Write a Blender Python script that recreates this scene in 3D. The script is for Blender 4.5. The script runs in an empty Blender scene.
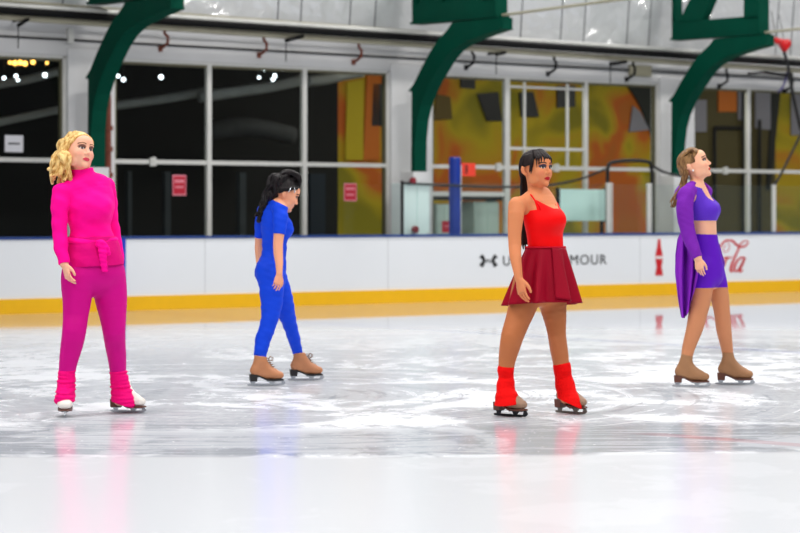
import bpy, bmesh, math, random
import numpy as np
from mathutils import Vector, Matrix
C = bpy.context.scene.collection
PI = math.pi
FOC, HOR, CAMH = 2400.0, 214.0, 1.30

# ------------------------------------------------------------------ utils
def lin(c):
    return tuple((v/12.92 if v <= .04045 else ((v+.055)/1.055)**2.4) for v in (x/255 for x in c))

def P(px, py, Y):
    return np.array([(px-400)*Y/FOC, Y, CAMH+(HOR-py)*Y/FOC])

TH = math.atan2(3100, FOC)
U2 = np.array([math.sin(TH), math.cos(TH), 0.])        # along the wall, to the right
N2 = np.array([math.cos(TH), -math.sin(TH), 0.])       # out of the wall, into the rink
UP = np.array([0., 0., 1.])
P0 = np.array([0., FOC*CAMH/89.0, 0.])
D0 = P0[1]*math.sin(TH)

def wall_Y(px, q):
    a = (px-400)/FOC
    return (D0-q)/(math.sin(TH)-math.cos(TH)*a)
def SZ(px, py, q):                                     # pixel -> (s, z) on the plane at offset q from the boards
    p = P(px, py, wall_Y(px, q))
    return float((p-P0) @ U2), float(p[2])
def W(s, q, z):
    return P0 + s*U2 + q*N2 + z*UP

def link_mesh(name, verts, faces, mat, parent=None, smooth=False, origin=None):
    verts = np.asarray(verts, float)
    me = bpy.data.meshes.new(name)
    if origin is None:
        if parent is not None and not isinstance(parent, bpy.types.Object):
            parent = None
        if parent is not None:
            origin = np.array(wloc(parent))
        else:
            lo, hi = verts.min(0), verts.max(0)
            origin = np.array([(lo[0]+hi[0])/2, (lo[1]+hi[1])/2, lo[2]])
    origin = np.asarray(origin, float)
    me.from_pydata((verts-origin).tolist(), [], [list(map(int, f)) for f in faces])
    me.update()
    o = bpy.data.objects.new(name, me)
    C.objects.link(o)
    if isinstance(mat, (list, tuple)):
        for m in mat: me.materials.append(m)
    elif mat is not None:
        me.materials.append(mat)
    if smooth:
        me.polygons.foreach_set('use_smooth', [True]*len(me.polygons))
    if parent is not None:
        o.parent = parent
        o.location = origin-np.array(wloc(parent))
    else:
        o.location = origin
    return o

def wloc(o):
    v = Vector(o.location)
    while o.parent:
        o = o.parent; v = v+Vector(o.location)
    return v

def tag(o, label, cat, group=None):
    o['label'] = label; o['category'] = cat
    if group: o['group'] = group
    return o
def structure(o):
    o['kind'] = 'structure'; return o
def empty(name, loc):
    o = bpy.data.objects.new(name, None); C.objects.link(o); o.location = Vector(loc); return o

class MB:                                              # mesh collector
    def __init__(s): s.v = []; s.f = []
    def add(s, v, f):
        n = len(s.v); s.v += [np.asarray(x, float) for x in v]; s.f += [[i+n for i in q] for q in f]; return s
    def hexa(s, p):                                    # 8 corners: bottom 4 then top 4
        return s.add(p, [(3,2,1,0),(4,5,6,7),(0,1,5,4),(1,2,6,5),(2,3,7,6),(3,0,4,7)])
    def wbox(s, s0, s1, q0, q1, z0, z1):               # box aligned with the wall
        return s.hexa([W(s0,q0,z0),W(s0,q1,z0),W(s1,q1,z0),W(s1,q0,z0),W(s0,q0,z1),W(s0,q1,z1),W(s1,q1,z1),W(s1,q0,z1)][::1])
    def tube(s, pts, r, n=10, caps=True):
        pts = [np.asarray(p, float) for p in pts]
        rs = r if hasattr(r, '__len__') else [r]*len(pts)
        rings = []; prev = None
        for i, p in enumerate(pts):
            t = pts[min(i+1, len(pts)-1)]-pts[max(i-1, 0)]
            t = t/np.linalg.norm(t)
            if prev is None:
                a = np.array([0,0,1.]) if abs(t[2]) < .9 else np.array([1.,0,0])
            else: a = prev
            x = a-(a@t)*t; x /= np.linalg.norm(x); prev = x
            y = np.cross(t, x)
            rings.append([p+rs[i]*(math.cos(2*PI*k/n)*x+math.sin(2*PI*k/n)*y) for k in range(n)])
        v = [q for R in rings for q in R]; f = []
        for i in range(len(rings)-1):
            for k in range(n):
                f.append((i*n+k, i*n+(k+1) % n, (i+1)*n+(k+1) % n, (i+1)*n+k))
        if caps:
            f.append(tuple(range(n))[::-1]); f.append(tuple((len(rings)-1)*n+k for k in range(n)))
        return s.add(v, f)
    def prism(s, poly, off):                           # polygon (3D pts) extruded by vector off
        n = len(poly); off = np.asarray(off, float)
        v = [np.asarray(p, float) for p in poly]+[np.asarray(p, float)+off for p in poly]
        f = [tuple(range(n))[::-1], tuple(range(n, 2*n))]
        f += [(i, (i+1) % n, n+(i+1) % n, n+i) for i in range(n)]
        return s.add(v, f)
    def build(s, name, mat, parent=None, smooth=False, origin=None, bevel=0):
        o = link_mesh(name, s.v, s.f, mat, parent, smooth, origin)
        bm = bmesh.new(); bm.from_mesh(o.data)
        bmesh.ops.recalc_face_normals(bm, faces=bm.faces); bm.to_mesh(o.data); bm.free()
        if smooth and smooth != True:
            pass
        if bevel:
            m = o.modifiers.new('bevel', 'BEVEL'); m.width = bevel; m.segments = 2; m.limit_method = 'ANGLE'
        return o

# ------------------------------------------------------------------ materials
def mat(name, rgb, rough=.6, metal=0., spec=.5, noise=0., nscale=8., emit=None, sheen=0., bump=0., bscale=60., sss=0.):
    m = bpy.data.materials.new(name); m.use_nodes = True
    nt = m.node_tree; b = nt.nodes['Principled BSDF']
    c = lin(rgb)
    b.inputs['Roughness'].default_value = rough; b.inputs['Metallic'].default_value = metal
    b.inputs['Specular IOR Level'].default_value = spec
    b.inputs['Sheen Weight'].default_value = sheen
    tc = nt.nodes.new('ShaderNodeTexCoord')
    n = nt.nodes.new('ShaderNodeTexNoise'); n.inputs['Scale'].default_value = nscale; n.inputs['Detail'].default_value = 6
    nt.links.new(tc.outputs['Object'], n.inputs['Vector'])
    mx = nt.nodes.new('ShaderNodeMix'); mx.data_type = 'RGBA'
    k = max(noise, .02)
    mx.inputs[6].default_value = tuple(max(0, v*(1-k)) for v in c)+(1,)
    mx.inputs[7].default_value = tuple(min(1, v*(1+k)) for v in c)+(1,)
    nt.links.new(n.outputs['Fac'], mx.inputs[0]); nt.links.new(mx.outputs[2], b.inputs['Base Color'])
    if bump:
        n2 = nt.nodes.new('ShaderNodeTexNoise'); n2.inputs['Scale'].default_value = bscale; n2.inputs['Detail'].default_value = 4
        nt.links.new(tc.outputs['Object'], n2.inputs['Vector'])
        bp = nt.nodes.new('ShaderNodeBump'); bp.inputs['Strength'].default_value = bump; bp.inputs['Distance'].default_value = .02
        nt.links.new(n2.outputs['Fac'], bp.inputs['Height']); nt.links.new(bp.outputs['Normal'], b.inputs['Normal'])
    if emit:
        b.inputs['Emission Color'].default_value = c+(1,); b.inputs['Emission Strength'].default_value = emit
    return m

def glass(name, tint=(255,255,255), refl=1.0, haze=0., hazecol=(200,215,215)):
    m = bpy.data.materials.new(name); m.use_nodes = True; nt = m.node_tree
    for n in list(nt.nodes): nt.nodes.remove(n)
    out = nt.nodes.new('ShaderNodeOutputMaterial'); tr = nt.nodes.new('ShaderNodeBsdfTransparent'); gl = nt.nodes.new('ShaderNodeBsdfGlossy')
    tr.inputs[0].default_value = lin(tint)+(1,); gl.inputs['Roughness'].default_value = .02
    fr = nt.nodes.new('ShaderNodeFresnel'); fr.inputs[0].default_value = 1.45
    mu = nt.nodes.new('ShaderNodeMath'); mu.operation = 'MULTIPLY'; mu.inputs[1].default_value = refl
    ge = nt.nodes.new('ShaderNodeNewGeometry'); iv = nt.nodes.new('ShaderNodeMath'); iv.operation = 'SUBTRACT'; iv.inputs[0].default_value = 1; nt.links.new(ge.outputs['Backfacing'], iv.inputs[1])
    m3 = nt.nodes.new('ShaderNodeMath'); m3.operation = 'MULTIPLY'; nt.links.new(fr.outputs[0], m3.inputs[0]); nt.links.new(iv.outputs[0], m3.inputs[1])
    nt.links.new(m3.outputs[0], mu.inputs[0])
    mx = nt.nodes.new('ShaderNodeMixShader'); nt.links.new(mu.outputs[0], mx.inputs[0])
    nt.links.new(gl.outputs[0], mx.inputs[2])
    if haze:
        df = nt.nodes.new('ShaderNodeBsdfDiffuse'); df.inputs[0].default_value = lin(hazecol)+(1,)
        m2 = nt.nodes.new('ShaderNodeMixShader'); m2.inputs[0].default_value = haze
        nt.links.new(tr.outputs[0], m2.inputs[1]); nt.links.new(df.outputs[0], m2.inputs[2]); nt.links.new(m2.outputs[0], mx.inputs[1])
    else: nt.links.new(tr.outputs[0], mx.inputs[1])
    nt.links.new(mx.outputs[0], out.inputs[0])
    return m

M = {}
M['white_board'] = mat('white_board', (238,241,244), .35, noise=.02, nscale=1.5)
M['yellow'] = mat('yellow_plastic', (250,190,10), .4, noise=.05)
M['blue_cap'] = mat('blue_plastic', (20,60,130), .4)
M['blue_line'] = mat('blue_paint', (20,60,190), .4)
M['black'] = mat('black_print', (22,22,24), .6)
M['red_print'] = mat('red_print', (205,16,30), .5)
M['white_print'] = mat('white_print', (235,225,225), .5)
M['frame'] = mat('window_frame_paint', (205,205,200), .5, noise=.08)
M['frame_dark'] = mat('window_gasket', (95,92,70), .6)
M['concrete'] = mat('painted_concrete', (214,214,214), .7, noise=.1, nscale=2.5)
M['header'] = mat('header_cladding', (200,200,200), .6, noise=.12, nscale=1.2)
M['green'] = mat('green_steel', (0,66,50), .6, spec=.06, noise=.15, nscale=3)
M['pipe'] = mat('galvanised_pipe', (205,205,200), .4, metal=.15, noise=.2, nscale=4)
M['pipe_dark'] = mat('dark_pipe', (16,16,17), .6, spec=.1, noise=.2)
M['pipe_mid'] = mat('grey_pipe', (165,160,138), .5, metal=.0, noise=.35, nscale=2)
M['rust'] = mat('rust', (120,60,42), .8, noise=.4, nscale=20)
M['glass'] = glass('window_glass', (246,249,247), .8)
M['shield'] = glass('shield_glass', (250,253,252), .4, haze=.015)
M['blue_pad'] = mat('blue_vinyl_pad', (12,50,150), .4)
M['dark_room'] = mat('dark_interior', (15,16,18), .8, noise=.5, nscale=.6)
M['orange_sign'] = mat('orange_sign', (250,70,50), .5)
M['sign_red'] = mat('sign_red', (190,20,50), .5)
M['sign_white'] = mat('sign_paper', (215,215,220), .6)
M['pink_paper'] = mat('pink_print', (232,140,155), .6)
M['mint'] = mat('mint_board', (214,246,238), .5)
M['pale_cabinet'] = mat('pale_cabinet', (226,240,238), .5, noise=.05)
M['red_foil'] = mat('red_foil', (205,15,20), .3)
M['grey_concrete'] = mat('walkway_concrete', (110,110,108), .8)
M['black_steel'] = mat('black_steel', (18,18,20), .5)
M['violet'] = mat('violet_cord', (70,60,120), .6)

def foil():
    m = bpy.data.materials.new('silver_cladding'); m.use_nodes = True; nt = m.node_tree; b = nt.nodes['Principled BSDF']
    b.inputs['Base Color'].default_value = lin((222,224,225))+(1,); b.inputs['Metallic'].default_value = .25; b.inputs['Roughness'].default_value = .12
    tc = nt.nodes.new('ShaderNodeTexCoord'); n = nt.nodes.new('ShaderNodeTexNoise'); n.inputs['Scale'].default_value = 1.3; n.inputs['Detail'].default_value = 3
    nt.links.new(tc.outputs['Object'], n.inputs['Vector'])
    bp = nt.nodes.new('ShaderNodeBump'); bp.inputs['Strength'].default_value = .75; bp.inputs['Distance'].default_value = .25
    nt.links.new(n.outputs['Fac'], bp.inputs['Height']); nt.links.new(bp.outputs['Normal'], b.inputs['Normal'])
    return m
M['foil'] = foil()

# ------------------------------------------------------------------ ice floor
def ice_material():
    m = bpy.data.materials.new('rink_ice'); m.use_nodes = True; nt = m.node_tree; b = nt.nodes['Principled BSDF']
    L = nt.links.new
    def node(t, **k):
        n = nt.nodes.new(t)
        for a, v in k.items(): setattr(n, a, v)
        return n
    def math_(op, a, c=None, d=None, clamp=False):
        n = node('ShaderNodeMath', operation=op, use_clamp=clamp)
        for i, v in enumerate((a, c, d)):
            if v is None: continue
            if isinstance(v, (int, float)): n.inputs[i].default_value = v
            else: L(v, n.inputs[i])
        return n.outputs[0]
    tc = node('ShaderNodeTexCoord'); sep = node('ShaderNodeSeparateXYZ'); L(tc.outputs['Object'], sep.inputs[0])
    X, Y = sep.outputs[0], sep.outputs[1]
    def noise(scale, detail=6, rot=0., sc=(1,1,1), dist=0., rough=.55):
        mp = node('ShaderNodeMapping'); mp.inputs['Rotation'].default_value = (0,0,rot); mp.inputs['Scale'].default_value = sc
        L(tc.outputs['Object'], mp.inputs[0])
        n = node('ShaderNodeTexNoise'); n.inputs['Scale'].default_value = scale; n.inputs['Detail'].default_value = detail
        n.inputs['Distortion'].default_value = dist; n.inputs['Roughness'].default_value = rough
        L(mp.outputs[0], n.inputs['Vector']); return n.outputs['Fac']
    def ramp(v, a, c_, inv=False):
        n = node('ShaderNodeMapRange', interpolation_type='SMOOTHSTEP', clamp=True)
        L(v, n.inputs[0]); n.inputs[1].default_value = a; n.inputs[2].default_value = c_
        n.inputs[3].default_value = 1. if inv else 0.; n.inputs[4].default_value = 0. if inv else 1.
        return n.outputs[0]
    big = noise(.7, 5, .3, (1,.7,1), 1.0)
    mid = noise(3.4, 8, -.2, (1,.8,1), .8, .66)
    # long skate scratches in three directions, and swept arcs
    s1 = ramp(noise(2.6, 6, .35, (.35,8,1), .5), .55, .66)
    s2 = ramp(noise(2.0, 5, -.5, (.4,8,1), .3), .57, .68)
    s3 = ramp(noise(2.6, 4, 1.1, (.5,9,1), .3), .58, .70)
    scr = math_('MAXIMUM', math_('MAXIMUM', s1, s2), s3)
    snow = ramp(noise(26, 3, 0, (1,1,1)), .64, .72)
    # freshly flooded near strip starts along a wavering edge
    edge = math_('ADD', Y, math_('MULTIPLY', math_('SUBTRACT', noise(.5, 3), .5), .35))
    edge = math_('ADD', edge, math_('MULTIPLY', math_('MAXIMUM', X, 0.), -.12))
    near = ramp(edge, 12.75, 12.95, True)
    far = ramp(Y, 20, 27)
    band = math_('MULTIPLY', ramp(edge, 12.8, 13.1), ramp(edge, 14.1, 15.0, True))
    frost = ramp(math_('ADD', math_('MULTIPLY', big, .65), math_('MULTIPLY', mid, .35)), .41, .56)
    frost = math_('MAXIMUM', frost, math_('ADD', .38, math_('MULTIPLY', math_('SUBTRACT', noise(14, 6, .2, (1,1,1), .4, .7), .5), .9)))
    # arcs left by figures skated round one spot
    dx_ = math_('SUBTRACT', X, -1.2); dy_ = math_('SUBTRACT', Y, 17.2)
    rr = math_('SQRT', math_('ADD', math_('MULTIPLY', dx_, dx_), math_('MULTIPLY', dy_, dy_)))
    cb = node('ShaderNodeCombineXYZ'); L(math_('MULTIPLY', rr, 5.), cb.inputs[0]); L(math_('MULTIPLY', math_('ARCTAN2', dy_, dx_), .7), cb.inputs[1]); L(math_('MULTIPLY', big, .6), cb.inputs[2])
    na = node('ShaderNodeTexNoise'); na.inputs['Scale'].default_value = 1.3; na.inputs['Detail'].default_value = 6; na.inputs['Roughness'].default_value = .7; L(cb.outputs[0], na.inputs['Vector'])
    arcs = math_('MULTIPLY', ramp(na.outputs['Fac'], .53, .63), ramp(rr, 4.6, 5.6, True))
    darc = math_('MULTIPLY', ramp(na.outputs['Fac'], .36, .46, True), ramp(rr, 4.6, 5.6, True))
    frost = math_('MAXIMUM', frost, math_('MULTIPLY', arcs, .75))
    frost = math_('SUBTRACT', frost, math_('MULTIPLY', darc, .35), clamp=True)
    frost = math_('SUBTRACT', frost, math_('MULTIPLY', band, .60), clamp=True)
    frost = math_('MAXIMUM', frost, .06)
    frost = math_('MAXIMUM', frost, math_('MULTIPLY', scr, .6))
    frost = math_('MAXIMUM', frost, math_('MULTIPLY', snow, .8))
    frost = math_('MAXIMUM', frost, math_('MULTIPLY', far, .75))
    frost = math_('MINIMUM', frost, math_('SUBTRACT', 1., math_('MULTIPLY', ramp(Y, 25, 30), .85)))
    frost = math_('MAXIMUM', frost, math_('MULTIPLY', near, .93))
    mx = node('ShaderNodeMix', data_type='RGBA'); L(frost, mx.inputs[0])
    mx.inputs[6].default_value = lin((176,181,191))+(1,); mx.inputs[7].default_value = lin((226,229,234))+(1,)
    col = mx.outputs[2]
    # painted lines under the ice
    def stripe(col, p, d, w, rgb, amt, l0=-99, l1=99):
        nx, ny = -d[1], d[0]
        dist = math_('ABSOLUTE', math_('ADD', math_('MULTIPLY', X, nx), math_('ADD', math_('MULTIPLY', Y, ny), -(p[0]*nx+p[1]*ny))))
        al = math_('ADD', math_('MULTIPLY', X, d[0]), math_('ADD', math_('MULTIPLY', Y, d[1]), -(p[0]*d[0]+p[1]*d[1])))
        f = math_('MULTIPLY', ramp(dist, w*.7, w, True), math_('MULTIPLY', ramp(al, l0-.3, l0), ramp(al, l1, l1+.3, True)))
        f = math_('MULTIPLY', f, math_('MULTIPLY', math_('SUBTRACT', 1.25, frost), amt), clamp=True)
        k = node('ShaderNodeMix', data_type='RGBA'); L(f, k.inputs[0]); L(col, k.inputs[6]); k.inputs[7].default_value = lin(rgb)+(1,)
        return k.outputs[2]
    sb = SZ(122, 270, 0)[0]; pb = W(sb, 0, 0)
    col = stripe(col, (pb[0], pb[1]), (N2[0], N2[1]), .16, (60,90,180), .45)
    a, c2 = P(640, 433, FOC*CAMH/(433-HOR)), P(800, 445, FOC*CAMH/(445-HOR))
    dd = (c2-a)[:2]; dd /= np.linalg.norm(dd)
    col = stripe(col, a, dd, .10, (190,60,80), .28, .2, 4)
    dm = node('ShaderNodeMix', data_type='RGBA'); L(math_('MULTIPLY', near, .55), dm.inputs[0]); L(col, dm.inputs[6]); dm.inputs[7].default_value = lin((205,208,214))+(1,)
    L(dm.outputs[2], b.inputs['Base Color'])
    rg = node('ShaderNodeMapRange'); L(frost, rg.inputs[0]); rg.inputs[3].default_value = .10; rg.inputs[4].default_value = .34
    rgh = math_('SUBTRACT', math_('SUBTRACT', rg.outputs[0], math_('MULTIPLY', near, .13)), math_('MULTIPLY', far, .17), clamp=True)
    L(rgh, b.inputs['Roughness'])
    b.inputs['IOR'].default_value = 1.31
    sp = node('ShaderNodeMapRange'); L(frost, sp.inputs[0]); sp.inputs[3].default_value = .5; sp.inputs[4].default_value = .36
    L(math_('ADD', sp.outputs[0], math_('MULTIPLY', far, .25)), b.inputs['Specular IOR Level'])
    bp = node('ShaderNodeBump'); bp.inputs['Strength'].default_value = .15; bp.inputs['Distance'].default_value = .002
    L(math_('MULTIPLY', math_('SUBTRACT', 1.1, far), .15), bp.inputs['Strength'])
    L(math_('ADD', math_('MULTIPLY', mid, .6), math_('MULTIPLY', scr, .5)), bp.inputs['Height']); L(bp.outputs['Normal'], b.inputs['Normal'])
    return m

def slab(name, pts, z0, z1, m):
    b = MB(); b.prism([np.array([p[0], p[1], z0]) for p in pts], (0, 0, z1-z0))
    return b.build(name, m, origin=(0, 0, 0))
SL, SR = -22., 22.
wa, wb = W(SL, -.05, 0), W(SR, -.05, 0)
fa, fb = W(SL, 34, 0), W(SR, 34, 0)
structure(slab('floor', [wa, wb, fb, fa], -.06, 0, ice_material()))
structure(slab('floor_walkway', [W(SL,-7,0), W(SR,-7,0), wb, wa], -.06, -.002, M['grey_concrete']))

# ------------------------------------------------------------------ dasher boards
brd = empty('rink_boards', W(0, -.05, 0))
tag(brd, 'long white rink boards with yellow kick plate and blue cap behind the skaters', 'rink boards')
BH = 1.0
b = MB(); b.wbox(SL, SR, -.12, 0, .0, BH-.035); b.build('board_panel', M['white_board'], brd)
b = MB(); b.wbox(SL, SR, -.10, .018, .0, .195); b.build('kick_plate', M['yellow'], brd)
b = MB(); b.wbox(SL, SR, -.15, .02, BH-.035, BH); b.build('cap_rail', M['blue_cap'], brd, bevel=.006)
sb0, sb1 = SZ(118.6, 270, 0)[0], SZ(125, 270, 0)[0]
b = MB(); b.wbox(sb0, sb1, -.01, .022, 0, BH-.034); b.build('blue_line_mark', M['blue_line'], brd)['label'] = 'blue line painted up the white boards'
sm_ = mat('seam', (185,188,192), .6)
for px in (-40, 205, 388, 640):
    b = MB(); s = SZ(px, 270, 0)[0]; b.wbox(s-.004, s+.004, -.004, .0015, .2, BH-.04); b.build('panel_seam', sm_, brd)

def flat_poly(mb, pts, q, t=.006):                    # pixel polygon on the boards at offset q
    sz = [SZ(x, y, 0) for x, y in pts]
    mb.prism([W(s, q, z) for s, z in sz], N2*t)
def stroke(mb, pts, ws, q, t=.005):                   # pixel polyline stroke of varying width, flattened on the boards
    pts = [np.array(p, float) for p in pts]
    # catmull-rom
    out = []; wsn = []
    for i in range(len(pts)-1):
        p0, p1, p2, p3 = pts[max(i-1,0)], pts[i], pts[i+1], pts[min(i+2, len(pts)-1)]
        for k in range(6):
            u = k/6
            out.append(.5*((2*p1)+(-p0+p2)*u+(2*p0-5*p1+4*p2-p3)*u*u+(-p0+3*p1-3*p2+p3)*u**3)); wsn.append(ws[i]+(ws[i+1]-ws[i])*u)
    out.append(pts[-1]); wsn.append(ws[-1])
    l, r = [], []
    for i, p in enumerate(out):
        t_ = out[min(i+1,len(out)-1)]-out[max(i-1,0)]; t_ /= (np.linalg.norm(t_)+1e-9); nn = np.array([-t_[1], t_[0]])
        l.append(p+nn*wsn[i]/2); r.append(p-nn*wsn[i]/2)
    for i in range(len(out)-1):
        flat_poly(mb, [l[i], l[i+1], r[i+1], r[i]], q, t)

# sportswear emblem: two mirrored arcs joined by a waist
em = MB()
for sgn in (-1, 1):
    cx = 488.4
    x = lambda v: cx+sgn*v
    stroke(em, [(x(7.6),255.6),(x(6.0),257.4),(x(4.6),260.6),(x(6.0),264.0),(x(7.6),266.2)], [4.4,3.6,2.4,3.6,4.4], .001)
stroke(em, [(483.5,260.2),(488.4,259.8),(493.2,260.2)], [1.0,.7,1.0], .0012)
stroke(em, [(483.5,261.4),(488.4,261.8),(493.2,261.4)], [1.0,.7,1.0], .0012)
em.build('emblem', M['black'], brd)['label'] = 'black sportswear emblem of two crossed arcs'

def text_on_boards(txt, x0, x1, ybase, ytop, m, name, label, q=.001):
    cu = bpy.data.curves.new(name, 'FONT'); cu.body = txt; cu.extrude = .003; cu.space_character = 1.12
    t = bpy.data.objects.new(name, cu); C.objects.link(t)
    bpy.context.view_layer.update()
    me = bpy.data.meshes.new_from_object(t.evaluated_get(bpy.context.evaluated_depsgraph_get()))
    bpy.data.objects.remove(t)
    v = np.array([x.co[:] for x in me.vertices]); f = [tuple(p.vertices) for p in me.polygons]
    lo, hi = v.min(0), v.max(0)
    s0, z0 = SZ(x0, ybase, 0); s1, _ = SZ(x1, ybase, 0); _, z1 = SZ((x0+x1)/2, ytop, 0); _, z0 = SZ((x0+x1)/2, ybase, 0)
    vv = [W(s0+(a[0]-lo[0])/(hi[0]-lo[0])*(s1-s0), q+a[2]+.003, z0+(a[1]-lo[1])/(hi[1]-lo[1])*(z1-z0)) for a in v]
    o = link_mesh(name, vv, f, m, brd); o['label'] = label
    return o
text_on_boards('UNDER', 503, 544, 265.2, 255.6, M['black'], 'lettering', 'black sportswear lettering, first word, partly behind the red skater')
text_on_boards('ARMOUR', 552, 606.5, 264.6, 254.8, M['black'], 'lettering', 'black sportswear lettering, second word')

bt = MB()
L_ = [(657.6,239.2),(657.5,243),(656.9,247.5),(655.8,252.5),(655.3,256),(655.6,262),(656.6,267),(655.6,271),(655.2,275.5)]
R_ = [(662.4-(x-655.2)+.2,y) for x, y in L_]
for i in range(len(L_)-1):
    flat_poly(bt, [L_[i], L_[i+1], R_[i+1], R_[i]], .001)
bt.build('bottle_print', M['red_print'], brd)['label'] = 'red printed bottle silhouette'
bt = MB(); stroke(bt, [(655.9,258.2),(657.8,257.0),(659.6,257.8),(662.0,256.8)], [3.0,2.4,2.4,3.2], .008, .002)
bt.build('bottle_band', M['white_print'], brd)['label'] = 'pale band across the red printed bottle'

sc = MB()                                              # red script word with a looping capital
Wd = lambda x, y: (710+x/10.66, 230+y/10.66)
def ss(p, w): stroke(sc, [Wd(*q) for q in p], [v/10.66 for v in w], .001)
ss([(60,250),(100,190),(150,125),(195,108),(240,118),(285,160),(322,178),(365,175),(395,150),(405,125),(385,115),(350,125),(322,150),(312,178)], [16,18,18,18,22,24,20,18,14,8,8,10,14,16])
ss([(312,178),(285,240),(250,320),(222,400),(225,440),(255,425)], [18,20,22,26,24,12])
ss([(262,430),(258,400),(280,345),(320,300),(360,295),(365,320)], [16,24,22,18,18,16])
ss([(372,292),(340,370),(312,420),(325,445),(350,420)], [24,24,28,18,8])
ss([(262,430),(285,440),(320,390),(350,330)], [22,16,14,14])
ss([(195,290),(165,330),(140,390),(120,420),(95,425),(88,395),(110,340),(150,300),(195,290),(215,300),(235,285)], [16,18,24,18,14,20,20,16,12,10,8])
ss([(30,240),(-30,330),(-45,410),(-10,440),(40,415),(85,370)], [18,26,28,20,14,10])
ss([(185,120),(205,170),(190,220),(150,235),(140,200),(165,165)], [5,6,6,6,6,5])
sc.build('script_lettering', M['red_print'], brd)['label'] = 'red flowing script lettering on the white boards'

# ------------------------------------------------------------------ window wall
QW = -1.0
def sw(px, q=QW): return SZ(px, 150, q)[0]
ZT, ZB = 3.46, .55
ztr = SZ(400, 165.7, QW)[1]
piers = [(66, 112), (389, 430), (658, 692)]
pier_s = [(sw(a), sw(c)) for a, c in piers]
bays = [(SL, pier_s[0][0]), (pier_s[0][1], pier_s[1][0]), (pier_s[1][1], pier_s[2][0]), (pier_s[2][1], SR)]
b = MB()
for a, c in pier_s: b.wbox(a, c, QW-.17, QW+.06, 0, ZT+.1)
b.wbox(SL, SR, QW-.17, QW+.02, 0, ZB)
structure(b.build('wall_back', M['concrete']))
b = MB(); b.wbox(SL, SR, QW-.17, QW+.03, ZT, ZT+.30); b.wbox(SL, SR, QW-.17, QW+.00, ZT+.29, ZT+.95)
structure(b.build('wall_header', M['header']))

def window(k, bay, mull, extra_h=(), extra_v=(), top=ZT):
    s0, s1 = bay
    w = empty('window_%d' % k, W((s0+s1)/2, QW-.1, ZB)); w['kind'] = 'structure'
    f = MB(); fw = .05
    f.wbox(s0, s0+fw, QW-.07, QW, ZB, top); f.wbox(s1-fw, s1, QW-.07, QW, ZB, top)
    f.wbox(s0, s1, QW-.07, QW, top-.04, top); f.wbox(s0, s1, QW-.07, QW, ZB, ZB+.06)
    f.build('window_frame', M['frame'], w)
    g = MB(); g.wbox(s0+fw, s1-fw, QW-.075, QW-.01, top-.075, top-.04)
    g.wbox(s0+fw, s0+fw+.03, QW-.075, QW-.01, ZB+.06, top-.04); g.wbox(s1-fw-.03, s1-fw, QW-.075, QW-.01, ZB+.06, top-.04)
    g.build('gasket', M['frame_dark'], w)
    t = MB(); t.wbox(s0+fw, s1-fw, QW-.06, QW-.005, ztr-.03, ztr+.03); t.build('transom', M['frame'], w)
    for x, wd in mull:
        t = MB(); s = sw(x); t.wbox(s-wd/2, s+wd/2, QW-.065, QW+.002, ZB, top-.03); t.build('mullion', M['frame'], w)
    for (xa, xb, y, wd) in extra_h:
        t = MB(); z = SZ((xa+xb)/2, y, QW)[1]; t.wbox(sw(xa), sw(xb), QW-.055, QW-.008, z-wd/2, z+wd/2); t.build('glazing_bar', M['frame'], w)
    for (x, ya, yb, wd) in extra_v:
        t = MB(); s = sw(x); t.wbox(s-wd/2, s+wd/2, QW-.05, QW-.012, SZ(x, yb, QW)[1], SZ(x, ya, QW)[1]); t.build('glazing_bar', M['frame'], w)
    g = MB(); g.wbox(s0+.02, s1-.02, QW-.04, QW-.032, ZB+.02, top-.02); g.build('glass_pane', M['glass'], w)
    return w
window(1, bays[0], [(-60, .08)])
window(2, bays[1], [(209.5, .075), (305, .075)])
window(3, bays[2], [(507.5, .10), (586.5, .065)], [(510, 585, 88, .035), (510, 585, 149, .045), (431, 506, 194, .07)], [(525.5, 80, 190, .036), (568.5, 80, 167, .036)])
window(4, bays[3], [(749, .07), (851, .07)])

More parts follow.
